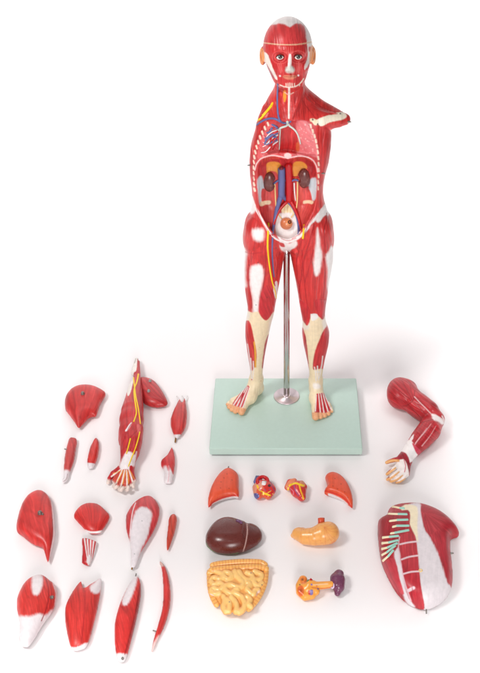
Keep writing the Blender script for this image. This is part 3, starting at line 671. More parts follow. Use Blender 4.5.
foot((315.8, 380), (316, 388.6), (317, 398), ((315.4, 408), (321, 408), (327, 405.5)), [((315.4, 409.6), (315.6, 417), .0080), ((319.8, 410), (320.6, 416.8), .0058), ((323.4, 409.4), (324.8, 415.6), .0054), ((326.8, 408), (328.6, 413.8), .0050), ((329.4, 405.8), (331.6, 411), .0046)])
# level the soles on the board
sl, X, Y, Z = v.blk((-.2, -.2, 0), (.2, .2, BASE_TOP+.01)); v.D[sl] = np.maximum(v.D[sl], (BASE_TOP+.0004)-Z+0*v.D[sl])

# open trunk: carve chest and belly
def carve(poly, floor, r, k=.003):
    p = catmull(L(poly), 4); xs = np.arange(p[:, 0].min()-14, p[:, 0].max()+14, .5); ys = np.arange(p[:, 1].min()-14, p[:, 1].max()+14, .5)
    gx, gy = np.meshgrid(xs, ys, indexing='ij'); S_ = poly_sd(p, gx, gy)
    sl, X, Y, Z = v.blk((-.11, -.03, .28+BASE_TOP), (.11, .1, .66+BASE_TOP))
    u, w = proj(X+0*Y+0*Z, Y+0*X+0*Z, Z+0*X+0*Y)
    i = np.clip(((u-xs[0])/.5), 0, len(xs)-2); j = np.clip(((w-ys[0])/.5), 0, len(ys)-2); ii = i.astype(int); jj = j.astype(int); fi = i-ii; fj = j-jj
    s = (S_[ii, jj]*(1-fi)+S_[ii+1, jj]*fi)*(1-fj)+(S_[ii, jj+1]*(1-fi)+S_[ii+1, jj+1]*fi)*fj
    cut = smax((s*.0017).astype(np.float32), (Y-floor(u, w)).astype(np.float32), r)
    v.D[sl] = smax(v.D[sl], -cut, k)
carve("268.5 124.6 277 121.6 288 122 300 120.6 309.6 123 313.4 133 316.4 146 316.6 154 308 154.6 300 153.6 288 151.6 274 153 263 155.8 257.4 158 258.4 147 262.6 135", lambda u, w: .016+.006*np.cos((u-287)/9.0), .006)
carve("256.4 172 261.4 161 268 158 274 157 288 159.6 301 157.4 309 159.4 314.6 166 316.4 178 316.2 192 314.6 205 308.5 219 299 232 292 237.4 287 238.6 281 237 274 233 266 222.5 259.6 208 257 190", lambda u, w: np.interp(w, [156, 166, 205, 222, 240], [.026, .040, .041, .033, .013])-.000055*(u-287)**2*np.interp(w, [160, 210], [.5, .35])+.0028*np.cos((u-287)/3.1)*np.interp(w, [170, 180, 205, 212], [0, 1, 1, 0]), .010)

V, Q = v.mesh(2); zcap = PY(288, 44.3, -.004)[2]; del v
N = normals(V, Q)
front = 1-smooth01((V[:, 1]-.06)/.02)
uu, ww = proj(V[:, 0], V[:, 1], V[:, 2])
def backcol(W):
    s_ = vnoise(W[:, 0]*700, W[:, 2]*70, 21)-.5; c = lin(RED)*(1+.3*s_)[:, None]
    k = smooth01((.075+BASE_TOP-W[:, 2])/.02)[:, None]; return c*(1-k)+lin(CREAM)*k
# skull cap is a lid of its own, cut level above the brow
def split(V, Q, zc):
    top = V[:, 2] > zc; ft = top[Q].all(1); out = []
    for m in (ft, ~ft):
        q = Q[m]; ids = np.unique(q); mp = np.full(len(V), -1); mp[ids] = np.arange(len(ids)); out.append((V[ids].copy(), mp[q]))
    return out
tilt = V[:, 2]-0.16*(V[:, 1]-0)+0.0
Vt = V.copy(); Vt[:, 2] = tilt; capm = Vt[:, 2] > zcap+.00064
(Vc, Qc), (Vb, Qb) = [ (lambda ids, q: (V[ids], np.searchsorted(ids, q)))(np.unique(q), q) for q in (Q[capm[Q].all(1)], Q[~capm[Q].all(1)]) ]
body, SK = finish('body', Vb, Qb, b, M_BODY, FIG, backcol)
cap, _ = finish('skull_cap', Vc, Qc, b, M_BODY, FIG, backcol)
cap['label'] = 'removable skull cap with a pale grey top patch'

# ---- eyes
def ball(name, c, r, mat, parent, sheet=None, n=20):
    a = np.linspace(0, 2*np.pi, n, endpoint=False); t = np.linspace(.03, math.pi-.03, n//2+1)
    V = np.concatenate([np.stack([c[0]+r*math.sin(q)*np.cos(a), c[1]-r*np.full(n, math.cos(q)), c[2]+r*math.sin(q)*np.sin(a)], 1) for q in t])
    Q = np.array([(i*n+(j+1) % n, i*n+j, (i+1)*n+j, (i+1)*n+(j+1) % n) for i in range(len(t)-1) for j in range(n)])
    if sheet is None: return mesh_obj(name, V, Q, mat, parent)
    u, w = proj(V[:, 0], V[:, 1], V[:, 2]); return mesh_obj(name, V, Q, mat, parent, sheet.sample(u, w)[0])
M_LID = mat_plain('eyelid_red', (178, 44, 44), .4); M_LASH = mat_plain('lash_dark', (60, 30, 28), .5)
for ex in (280.1, 298.2):
    e = Sheet((ex-7, 50, ex+7, 64), (184, 46, 46), 14, None, 0)
    alm = [(ex-4.3, 57.5), (ex-2.4, 55.5), (ex, 54.8), (ex+2.4, 55.4), (ex+4.3, 57.3), (ex+2.4, 58.8), (ex, 59.4), (ex-2.4, 58.9)]
    e.fill(alm, (240, 236, 230), .15, amp=0)
    e.dot(ex+.1, 56.9, 2.05, (52, 48, 38), .25); e.dot(ex+.1, 56.9, 1.1, (16, 14, 14), .2); e.dot(ex-.6, 56.1, .35, (250, 250, 250), .1)  # last dot: white glint painted into the eye colour
    ec = PY(ex, 57.1, .0012); EYE = ball('eye', ec, .0066, M_ORGAN, FIG, e, 48)
    for up in (True, False):
        c = catmull([alm[0]]+(alm[1:4] if up else alm[:4:-1])+[alm[4]], 4, False)
        pts = np.array([PY(px, py, ec[1]-math.sqrt(max(.0067**2-((px-ex)/630)**2-((py-57.1)/640)**2, 1e-6))) for px, py in c])
        V, Q = tube(pts, np.interp(np.linspace(0, 1, len(pts)), [0, .5, 1], [.0005, .0009, .0005]), 8, 1, (0, -1, 0)); mesh_obj('eyelid', V, Q, M_LASH if up else M_LID, EYE)

# ---- organs and vessels left inside the trunk
def blob(name, px, py, w, h, depth, base, paint, parent, mat=M_ORGAN, dents=(), lift=.3, skin=None, rows=None, cell=None, seed=4):
    hh = (skin or SK).hit(px, py); c = hh[0]; m = mpp(c); r = np.array([w/2*m, depth, h/2*m]); c = c+np.array([0, -depth*lift, 0])
    vv = Vol(c-r*1.3-.002, c+r*1.3+.002, cell or max(.0007, m*.5)); vv.ell(c, r, .001)
    for dx, dy, dw, dh in dents: vv.ell(c+np.array([dx*m, -depth*.4, -dy*m]), (dw*m, depth*1.6, dh*m), .002, True)
    V, Q = vv.mesh(2); sh = Sheet((px-w, py-h, px+w, py+h), base, 6, None, 0, seed)
    if paint: paint(sh)
    return finish(name, V, Q, sh, mat, parent)
def kid(s):
    for i in range(14): s.dot(s.x0+rs.uniform(6, 18), s.y0+rs.uniform(10, 32), rs.uniform(.3, .8), (128, 74, 66), .8)
for px, py, sd in ((269.3, 181, 1), (304.2, 177.4, -1)):
    blob('kidney', px, py, 12.8, 22, .0085, (104, 52, 48), kid, FIG, dents=((sd*6.6, 1.0, 3.0, 3.6),), lift=.35)
VC = lay('vena_cava', SK, "281.4 168.6 281.6 178 281.4 190 281.6 196", (7.4, 7.0), M_BLUE, FIG, .5)
lay('vein_mouth', SK, [(281.4, 167.6), (281.4, 168.3), (281.4, 169.0)], (4.4, 5.0), mat_plain('vein_inside', (120, 30, 44), .5), VC, 1.35)
lay('iliac_vein', SK, "281.5 194 279.6 200 276.6 210 274.4 222 272.4 234", (6.0, 2.2), M_BLUE, FIG, .5)
lay('iliac_vein', SK, "282.6 196 287.6 200.5 292.6 206 296.4 214 298.6 224 298.6 234", (5.0, 2.2), M_BLUE, FIG, .45)
lay('aorta', SK, "288.6 165 289 176 289.4 190 289.2 201", (7.2, 7.6), M_ART, FIG, .55)
lay('iliac_artery', SK, "288.2 200 283 205 277.6 212.5 274 224 272.4 235", (4.6, 1.8), M_ART, FIG, .9)
lay('iliac_artery', SK, "290 200 293.6 206 296.6 213 299.6 222 301 230", (4.8, 1.8), M_ART, FIG, .9)
lay('renal_vein', SK, "274 183.5 277 181 280.6 180.2", (2.0, 2.2), M_BLUE, FIG, .9)
lay('renal_vein', SK, "285 180.2 290 181.4 294.6 179.6 298.4 180.6", (2.2, 2.0), M_BLUE, FIG, 1.6)
lay('renal_artery', SK, "292 177.6 296 177 299 178", (1.6, 1.4), M_ART, FIG, .7)
lay('ureter', SK, "274.8 184 275.4 196 276 206 278 214 281.6 218.6", (1.5, 1.2), M_CREAM, FIG, 1.4)
lay('ureter', SK, "297.6 182 297.4 196 296.8 206 294.4 213 291 217.4", (1.5, 1.2), M_CREAM, FIG, 1.4)
lay('nerve_chain', SK, "294.2 183 294.6 192 295.6 201", (1.5, 1.2), M_WHT, FIG, .6)
for x, y in ((290.4, 184.4), (290.8, 189.6), (289.4, 193.8)): lay('vessel_stump', SK, [(x, y), (x+.9, y+.6), (x+1.8, y+.5)], (1.1, .9), M_ORGAN if False else M_WHT, FIG, 2.2)
def blad(s):
    s.fill("286 219 293 219 293 226 286 226", (226, 140, 92), .8, amp=0)
    s.dot(289.6, 222, 2.5, (236, 160, 96), .3); s.dot(289.6, 222, 1.9, (60, 34, 30), .25); s.dot(289.7, 222, .9, (200, 110, 70), .25)
blob('bladder', 286.4, 222.6, 12.6, 12.6, .010, (212, 124, 82), blad, FIG, lift=.35)
lay('bladder_opening', SK, [(288.6+2.6*math.cos(a), 222+2.7*math.sin(a)) for a in np.linspace(0, 6.0, 9)], 1.5, M_CREAM, FIG, 6.5) if False else None
# chest: windpipe, bronchi, lung vessels
lay('bronchus', SK, "287.4 121.6 287.2 125 284 126.6 279.6 128.4 277.8 132 276.6 137", (2.6, 1.6), M_BRON, FIG, .8)
lay('bronchus', SK, "287.4 122 289.4 125.6 294 129 297.4 133.6 299.6 140 300.4 144", (2.6, 1.2), M_BRON, FIG, .8)
lay('bronchus', SK, "280.4 128.4 279.8 136 279.6 144 279.2 150", (1.4, 1.0), M_BRON, FIG, .6)
for p_, w_ in (("277.8 130 272 131.6 267.4 135.6 265 140", 1.2), ("277.6 135 271 139 266 145 262.6 146.6", 1.2), ("277.8 141 271 146 266 151.6 261 152.6", 1.2), ("271 139 268 143.6 262.6 142", .9)): lay('bronchial_branch', SK, p_, (w_*1.3, w_*.6), M_WHT, FIG, .8)
for p_, w_ in (("277.4 128 274.6 125.6 271.6 124.4", 1.5), ("277.4 133 271.6 135 266.6 139.6 264.4 144.4", 1.5), ("276.6 137 269.6 136.4 264.6 139 ", 1.3), ("276.8 139.6 270.6 142.6 266 144.8", 1.2), ("272 128 269.4 132 266.6 133", 1.3)): lay('lung_vein', SK, p_, (w_*1.8, w_*1.0), M_BLUE, FIG, .9)
for p_, w_ in (("277.6 131 273 134 270.4 140.4 269.4 146", 1.4), ("277.4 136.6 273 141 270.4 149 268 152.6", 1.3), ("275.4 126 272 129 269 129.6", 1.1), ("276.8 143 272.6 149.6", 1.1)): lay('lung_artery', SK, p_, (w_*1.8, w_*1.0), M_ART, FIG, .9)
lay('jugular_vein', SK, "278 84 277.4 96 277.6 108 278.6 117 281 122", (1.7, 2.2), M_BLUE, FIG, .5)
lay('subclavian_vein', SK, "256.8 125 262 121 269 118.4 275.4 118.8 280.6 121.6", (1.8, 2.4), M_BLUE, FIG, .6)
lay('brachiocephalic_vein', SK, "279.6 120.4 283.4 122.8 287.6 122.6 290.6 121.4", (2.6, 2.2), M_BLUE, FIG, .6)
lay('brachial_plexus', SK, "272.6 102.6 269.6 107 266 111.6 262.4 115.6", (1.4, 2.2), M_YEL, FIG, .5)
lay('brachial_plexus', SK, "271.6 106 267.6 110.8 262.8 116.4 259.4 119.6", (1.4, 2.4), M_YEL, FIG, .5)
# leg nerve and vessels
lay('femoral_nerve', SK, "268.4 223 268.2 232 267.6 245 268.6 258 270.4 272 273 285 275.4 292 276.4 302", (2.2, 1.1), M_YEL, FIG, .5)
lay('femoral_artery', SK, "270.4 235 270 248 271 262 273 277 275 286", (1.5, 1.1), M_ART, FIG, .45)
lay('femoral_vein', SK, "272.6 238 272.2 250 272.8 264 274.2 277", (1.7, 1.1), M_BLUE, FIG, .45)
lay('femoral_nerve', SK, "304.2 224.6 303.6 231 302.8 238.6", (1.7, 2.0), M_YEL, FIG, .7)
for px, py in ((249.4, 165), (323.4, 173.2), (349.4, 121.6)): peg(SK, px+(.9 if px < 290 else -1.1), py, .0012, .0055, FIG, axis=(-1 if px < 290 else 1, -.4, .1))
for px, py in ((312.6, 119.6), (340.2, 113.8), (317.6, 124.2)): peg(SK, px, py, .0012, .002, FIG)

# ------------------------------------------------------------------ loose muscle pieces laid out on the ground
tip = lambda s, pts, soft=.9: s.fill(pts, (230, 221, 223), soft, amp=.03, fib=90)
def p_delt(s):
    for x, y, x2, y2 in ((72, 391, 77, 423), (88, 388, 82, 420), (96, 390, 88, 416), (68, 400, 76, 421)): s.line([(x, y), (x2, y2)], .35, (176, 36, 40), .5, -.0003)
o, sk = slab('muscle_piece', 'broad red shoulder muscle with a pointed lower corner and steel knob near the top', 'muscle model',
    "105.6 392.5 101 388.8 93.8 385.6 85 384.4 75 386.3 68 392.5 65 401 66 409 70 415 75 422.5 78.6 428 83.8 422.5 88.6 417 92.5 415.4 95.6 415.8 98 409 100.6 401", .020, p_delt, fan=(79, 445), sat=1.4, base=(200, 52, 50))
peg(sk, 82.8, 394, .0035, .006, o, name='knob')
o, sk = slab('muscle_piece', 'thin straight dull red muscle strip with a white hooked tip, beside a smaller strip', 'muscle model',
    "70 438 73.5 438.2 77 439.4 75.6 450 73.8 461 70 472 68.2 479.6 64.4 482.8 62.2 481.4 64.4 477 64.4 467.5 65.6 455 67.5 446", .011,
    lambda s: (tip(s, "62 471 70 472 71 485 60 486"), s.line("67.6 474 66.4 479 63.4 481.6", .7, (170, 150, 150), .4)), fib=80, base=(196, 66, 64), seed=7)
peg(sk, 66.6, 449.4, .0012, .005, o, axis=(-1, 0, .25))
slab('muscle_piece', 'short bright red muscle tapering upward, its rounded foot white', 'muscle model',
    "95.6 438 98.8 442 98.8 450 97 459 94.8 464.4 93 468 89.4 469 87.3 466 88 458.8 90 450 92.5 443.8", .012, lambda s: tip(s, "85 463.8 90 463 97 465 97 472 84 472", .5), fib=78, seed=8)
o, sk = slab('muscle_piece', 'upright red muscle with two thin white tendons on top and a brown peg below', 'muscle model',
    "179.6 399.5 177 405 173.4 413 170.6 422.5 171.9 430 174 435 175.4 437.6 178 438 182.8 432 186 425.6 187 414.7 186 404 184.8 398.6 183.4 402 181.8 404.4 180.8 401.6", .014,
    lambda s: (tip(s, "172 435.6 176 434.6 181 435 180 440 173 440", .5), s.line("181.6 405 181.2 416 179.6 430", .6, RED_D, .5, -.0006), s.line("184.6 403 184.6 414 182.4 428", .4, RED_D, .5)), fib=92, seed=9, base=(202, 56, 54))
def stick(name, a, b_, z0, z1, w, mat, parent, mid=None):
    A = PZ(*a, z0); B = PZ(*b_, z1); pts = [A+(B-A)*t for t in np.linspace(0, 1, 5)]
    V, Q = tube(pts, np.linspace(w[0], w[1], 5)/2*mpp(A), 8); return mesh_obj(name, V, Q, mat, parent)
stick('tendon', (180.2, 402.5), (176.8, 396.4), .004, .003, (1.8, .9), M_WHT, o); stick('tendon', (183, 402), (182.2, 396), .005, .004, (1.4, .8), M_WHT, o); stick('tendon', (185.4, 401), (187.4, 396), .005, .004, (1.6, .9), M_WHT, o)
stick('peg', (176, 436.5), (175.2, 442.4), .005, .003, (1.6, 1.5), M_BRASS, o)
def p_small(s):
    tip(s, "163.6 468 166 466 168 470 169.6 470 171 467.6 174.6 468 174 485 162 485", .8)
    s.line("168.8 466 169 474 168 482", .7, (226, 170, 176), .6); s.line("166 473 166 482", .5, (222, 212, 212), .4); s.fill("170.4 466 174.8 464 174 473 172.8 474", RED_P, .6)
slab('muscle_piece', 'small red muscle with a pointed top and two broad white tendon ends', 'muscle model',
    "171.9 447.6 174.2 453.8 175 463 173.6 475 171.4 483 167.4 483.6 164 482.7 164.8 472.5 161.2 466.4 161.7 461.6 167 457 170.3 450.6", .011, p_small, fib=80, seed=10, base=(204, 52, 54))
o, sk = slab('muscle_piece', 'large red muscle with a spiked lower tip and a dark knob in its middle', 'muscle model',
    "41 490 48.5 495.6 52.7 505 54.4 521.7 54.8 536 51.7 551 48.2 562.4 45.6 555 43.6 549 41 546 32 542.5 22.5 535 16.7 530 18 519.6 21.5 507 26.7 497.7 33 492.5", .020,
    lambda s: (s.fill("51 497 54 505 56 522 56 538 52 554 49 563 50.6 550 53 535 52.8 519", (236, 208, 210), .5, amp=0), s.line("50.4 503 52.2 520 52.4 536 49.6 550", .5, (170, 28, 36), .4)), fan=(48, 580), sat=1.7, base=(206, 50, 46), seed=11)
peg(sk, 40, 513.6, .0038, .006, o, name='knob'); peg(sk, 42.6, 514.6, .0018, .003, o)
slab('muscle_piece', 'fan-shaped red muscle with a rounded top and white rim along its narrow foot', 'muscle model',
    "92.3 503 99.6 505 105.8 511 109.6 516.5 105.8 524.8 101.7 531 100.6 533.4 96 534.4 90 534 86 530.6 78.7 522.7 74 515.8 79.8 507 86 503.6", .012,
    lambda s: (s.line("85.4 531 90 532.4 96 532.6 102 531.4", 2.2, (242, 236, 236), .5), s.fill("88 534 94 533.4 100 534 100 537 88 537", (196, 70, 76), .4)), fan=(94, 548), sat=1.8, base=(208, 48, 44), seed=12)
def p_strip(s):
    for i in range(5): s.line([(84.4+i*3.1, 538.6+i*.9), (88.2+i*.9, 565)], (1.4, .6), (238, 228, 228), .3)
    s.fill("88.6 555 91 557 90 564 86.6 562", (226, 216, 216), .5, amp=0)
slab('muscle_piece', 'tiny wedge of red muscle striped with thin white tendons, under the fan-shaped piece', 'muscle model',
    "82 538 86 538.6 97.4 542.4 94.4 553 89.2 566 86 565 82 563 83 551", .007, p_strip, sm=False, fib=85, sat=2.2, seed=13, base=(198, 40, 46))
def p_gast(s):
    s.fill("142.8 507 149.8 510.4 151.8 518 149.6 527 147.4 537 141 551 137 566 128 572 129 556 129.4 543 131.4 526 135.4 512", (230, 221, 224), .8, amp=.02, fib=80)
    s.line("135.6 503 132.8 511 131 522 129.8 536", .9, (240, 220, 222), .4); s.dot(142, 521, .5, (150, 150, 150)); s.dot(134.4, 554, .5, (150, 150, 150))
o, sk = slab('muscle_piece', 'paddle-shaped muscle with red border and long white tendon narrowing to a pegged foot', 'muscle model',
    "146.3 496 153.4 498 158.7 506 159.2 514 155 527.5 147 541.7 141 552 137 563 134.8 567 130.8 566.5 131 556 130.2 543.4 126.8 531 126 520.4 127.7 513 134.8 502.7", .016, p_gast, fib=75, seed=14, base=(206, 62, 66))
stick('peg', (132.6, 565.5), (131.8, 569.6), .006, .004, (1.7, 1.7), M_BRASS, o)
slab('muscle_piece', 'slim orange-red spindle muscle with no tendon, right of the white paddle-shaped one', 'muscle model',
    "173.7 514 177 517.8 175.5 529 171 543.4 167.6 550.6 166.7 543.4 168.4 527.5 169.3 518.6", .010, None, fib=80, base=(204, 70, 52), seed=15)
def p_big(s):
    s.fill("16 620 22 616 30 616.4 38 614 46 615 52 611 44 630 30 650 14 650", (228, 219, 221), 1.2, amp=.03, fib=70)
    s.fill("33 574 38.6 572 42.4 576 42.2 586 38.8 593.6 34.6 595 32.2 590 32 580", (230, 220, 221), 1.0, amp=.02, fib=90)
    s.line("45.4 577 48.8 591 46.8 607 41.4 621", .9, (150, 24, 32), .45, -.002, 2.0); s.line("50.5 583 51.6 597 49 611", .5, RED_D, .5, -.0006)
    s.fill("52.6 583 58 586 58 604 54.6 606 55.4 594", (232, 190, 192), .6, amp=0)
o, sk = slab('muscle_piece', 'thick two-lobed red muscle with a big white tapering foot and side knob', 'muscle model',
    "38.6 574.8 44.7 576.4 50.8 581.7 56 585.8 57 596 52.8 610 42.7 624.4 34.5 638.6 28.4 646.8 24 646.6 19.5 644 19.5 622.3 17 608 18.3 596 26.4 581.7", .021, p_big, fib=78, seed=16, base=(208, 54, 48))
peg(sk, 51.4, 597.6, .0028, .006, o, name='knob', axis=(.6, -.3, .7)); V, Q = tube([PZ(26.4, 643, .007), PZ(24.6, 646.6, .006)], .003, 12); 
o, sk = slab('muscle_piece', 'red muscle with a notched two-horned top, right horn white, and a cut white base', 'muscle model',
    "80.4 581.7 82.4 586 84.5 590.7 86.6 588.6 90 585.8 95 582.6 99.5 578.9 101.4 580 101.4 586.6 97.5 608 91.4 632.5 86.6 646.4 80 650 73 650.8 69.9 644.7 65.8 624.4 65.8 608 72.3 594", .015,
    lambda s: (s.fill("90 587 95 582 101 577 103 582 100.6 591 97 593.4 92 592", (230, 220, 222), 1.0, amp=.02, fib=120), s.fill("66 646.5 76 647.4 88 643 88 655 68 655", (240, 224, 226), .6, amp=0), s.line("85 591 84.6 606 83 628 81 643", .7, RED_D, .5, -.0009, 1.8)), fib=85, seed=17, base=(208, 52, 46), sat=1.2)
def p_long(s):
    s.fill("134.4 575 137.6 576 136 585 131.6 597 127 605 122.6 605 122.4 599 128 585", (230, 220, 222), .9, amp=.02, fib=65)
    s.fill("113 655.6 121 653.6 128 656 128 666 112 666", (230, 220, 221), .7, amp=0)
    s.fill("140.8 583 141 598 136.4 622 128 648 124.4 654 130 632 135 612 137.6 595", (168, 34, 36), .7, fib=70)
o, sk = slab('muscle_piece', 'long red spindle muscle beside the thin curved strip, white upper left edge and stump', 'muscle model',
    "136 576.4 140 581.7 140.6 596 136 620 130 644.7 126 659 123 662 119.8 662.4 116.6 657.6 114.6 636.6 115.8 620 122 600 130 583.8", .015, p_long, fib=75, seed=18, base=(208, 50, 46))
stick('peg', (135.4, 578), (136.2, 573.6), .006, .008, (1.2, 1.1), M_STEEL, o); peg(sk, 122.5, 658.6, .002, .003, o)
c = catmull(L("160.2 562.2 163.4 568 165.4 575.6 166.8 586 167.2 596 166.4 607 164.2 617 160.6 628 156.4 639 152 652"), 3, False)
wd = np.interp(np.linspace(0, 1, len(c)), [0, .1, .3, .5, .75, .93, 1], [.8, 1.7, 3.2, 3.5, 3.0, 1.5, .6]); tn = np.gradient(c, axis=0); tn /= np.linalg.norm(tn, axis=1)[:, None]; nm = np.stack([-tn[:, 1], tn[:, 0]], 1)
o, sk = slab('muscle_piece', 'very thin curved red muscle strip with a peg sticking out low on its left side', 'muscle model',
    np.concatenate([c+nm*wd[:, None], (c-nm*wd[:, None])[::-1]]), .009, lambda s: (s.fill("158 636 150 650 150 655 156 655 160 640", (238, 200, 196), 1.6, amp=0), s.fill("158 560 162 561 164 566 159 566", (214, 170, 160), 1.0, amp=0)), sm=False, fib=95, seed=19, g=.5, base=(206, 52, 48))
stick('peg', (158.6, 632), (152.8, 630.6), .006, .006, (1.1, 1.4), M_STEEL, o)
# oval piece propped behind the dissected arm
def p_oval(s):
    for i in range(5): s.line([(141+i*2.6, 383-i*.8), (150+i*3, 396-i*1.6), (164, 403-i*1.4)], .5, (150, 24, 34), .5, -.0005)
o, sk = slab('muscle_piece', 'oval ribbed red muscle with two dark pegs, tucked against the dissected upper arm', 'muscle model',
    "137.6 378.6 142 377 147 377.7 154.6 381.4 161 390 167 401 166.6 406 159 407.6 150 406.9 143.6 403 139.5 394 137 385", .016, p_oval, fib=40, seed=20, base=(186, 48, 50), sat=1.3)
peg(sk, 150, 381.4, .0028, .005, o, M_GREY); peg(sk, 148.8, 391.4, .0028, .005, o, M_GREY)

# ------------------------------------------------------------------ organs on the ground
def world_piece(name, label, cat, build, box, base, paint, zmax, mat=M_ORGAN, cell=.0009, parent=None, group=None, fib=None, amp=0, back=None, seed=30, it=2):
    a = PZ(box[0], box[3], 0); d = PZ(box[2], box[1], 0); m_ = .006
    lo = np.array([min(a[0], PZ(box[0], box[1], 0)[0])-m_, a[1]-m_-zmax*.3, -.001]); hi = np.array([max(d[0], PZ(box[2], box[3], 0)[0])+m_, d[1]+m_, zmax])
    vv = Vol(lo, hi, cell); build(vv)
    sl, X, Y, Z = vv.blk(lo, (hi[0], hi[1], .006)); vv.D[sl] = np.maximum(vv.D[sl], .0005-Z+0*vv.D[sl])
    V, Q = vv.mesh(it); V[:, 2] = np.maximum(V[:, 2], .0003)
    sh = Sheet((box[0]-3, box[1]-3, box[2]+3, box[3]+3), base, 5, fib, amp, seed)
    if paint: paint(sh)
    o, sk = finish(name, V, Q, sh, mat, parent)
    if label: tag(o, label, cat, group)
    return o, sk
def P_(px, py, zpx):              # point whose height is given in photo pixels
    q = PZ(px, py, 0); m = mpp(q); return PZ(px, py, zpx*m), m
def C(vv, pts, k=1.0, sc=(1, 1, 1), closed=None):
    """chain of (px, py, radius px, height px)"""
    out = []
    for t in pts:
        px, py, r = t[:3]; z = t[3] if len(t) > 3 else r
        q, m = P_(px, py, z); out.append((q, r*m))
    vv.chain(out, k*m, sc=sc)
for nm_, lab, out_, dots, rim, strip in (
    ('lung', 'orange-red right lung front with a straight right edge and pointed lower left tip', "228.3 467.8 234 470.8 238.6 475.6 239 485 238.8 497.6 234 497 223 499 214 503 208.4 507.6 208.8 497 213 485 220 474", ((224, 478), (221, 482), (229, 488.6), (220.6, 488), (227, 474), (232, 480)), "238.8 495 233 495.4 223 497.4 214 501.6 208.2 507.4", "240 498 234 496.4 223 498.8 214 503 212 505 216 505.4 224 501.6 233 500 240 501"),
    ('lung', 'orange-red left lung front with a scooped left edge and long pointed lower right tip', "331.7 472 325.6 475 327 481 328 486 326 488.6 324.7 492.4 333.4 495.4 342.3 499.4 349 505 352.4 508.2 352.4 498 348.8 486.6 343.2 477.7 337 473.2", ((335, 478.6), (341, 484), (344.6, 492), (333, 486), (347.6, 497.6), (337.6, 489)), "324.8 490.8 333.4 493 342.3 497 348.6 503 352.2 508", "328 493.6 334 495 342 499 348 504.4 345 504.6 338 500.6 330 497")):
    def p_l(s, dots=dots, rim=rim, strip=strip):
        for x, y in dots: s.dot(x, y, .5, (150, 50, 34), .35)
        s.line(rim, 1.2, (206, 44, 38), .4); s.fill(strip, (226, 214, 214), .4, amp=0)
    o, sk = inflate(nm_, out_, .016, p_l, base=(222, 82, 50), sat=2.6, amp=.05, seed=22, mat=M_PIECE, bot=.006); tag(o, lab, 'lung')
stick('peg', (228, 470), (228.6, 466.4), .012, .014, (1.3, 1.1), M_STEEL, [q for q in SC.objects if q.name == 'lung'][0])

def b_hA(vv):
    q, m = P_(264.5, 488, 6); vv.ell(q, (9.6*m, 9*m, 7*m), .003); C(vv, [(256.5, 488, 4.2), (258.5, 495, 4.6)], 3); C(vv, [(271, 490, 5, 6), (268, 495.5, 4, 4)], 3); C(vv, [(258.4, 479, 3.4, 7), (259, 483, 4, 7)], 2)
def p_hA(s):
    s.fill("253 484 258 481 262 484 262 490 256 497 252 492", (226, 150, 122), .5, amp=0)
    s.fill("255 475 260 473.6 262 477.6 258.4 481.6 254.6 480", (92, 92, 150), .4, amp=0)
    s.fill("256.5 490 262 487 270 491 275 497 268 501 258.6 498.6", (222, 90, 54), .5, amp=0, fib=20)
    s.fill("264 486.4 270 485 275 488 277 494 273 498.4 267 494", (206, 50, 44), .5, amp=0)
    s.line("257 485.6 259.4 489.6 264.6 493.6 270 495.4", 1.5, YELLOW, .4); s.line("258.6 488.4 263.6 491 267 489.6", .8, (214, 30, 34), .3); s.line("262 494.6 266 493.6 271 491", .7, (245, 200, 60), .3)
    s.fill("252.6 494 257.4 493.4 259.4 497 256 499.4 253 498", (92, 90, 146), .4, amp=0)
    s.dot(269.4, 485.6, 1.5, (50, 34, 40), .4); s.line("270 480 272.6 487 276 493", .8, (120, 80, 120), .4)
    for i in range(9): s.line([(259+i*1.7, 489+(i % 3)*2.4), (260.6+i*1.7, 490.6+(i % 3)*2.2)], .5, ((110, 90, 150), (190, 20, 30), (248, 214, 90))[i % 3], .3)
hA, skA = world_piece('heart_half', 'front heart half with blue vessel stump, red arched artery and yellow fat streaks', 'heart', b_hA, (251, 471, 278, 500), (214, 74, 62), p_hA, .04, cell=.0007)
cc = [P_(262.6+5.2*math.cos(a), 481.2+4.2*math.sin(a), 10.5)[0] for a in np.linspace(math.radians(-215), math.radians(35), 14)]
V, Q = tube(cc, .0036, 12); mesh_obj('aortic_arch', V, Q, M_ART, hA)
V, Q = tube([P_(263.8, 485.4, 11)[0], P_(264.2, 481.6, 12.6)[0]], [.0052, .0046], 14); mesh_obj('valve_stump', V, Q, M_WHT, hA)
V, Q = tube([P_(255.4, 482.6, 8)[0], P_(257.6, 476.6, 10)[0]], [.0042, .0040], 14); mesh_obj('vein_stump', V, Q, M_BLUE, hA)
def b_hB(vv):
    q, m = P_(298, 490, 5); vv.ell(q, (8*m, 9*m, 6.5*m), .003); C(vv, [(301.6, 497, 4.4, 5), (298, 488, 7, 6)], 3); C(vv, [(287.6, 487.4, 3.2, 5), (290, 482.4, 3.4, 7), (294.4, 480.8, 2.6, 8)], 2); C(vv, [(301.6, 483.4, 2.8, 7), (304.4, 487, 2.8, 6)], 2)
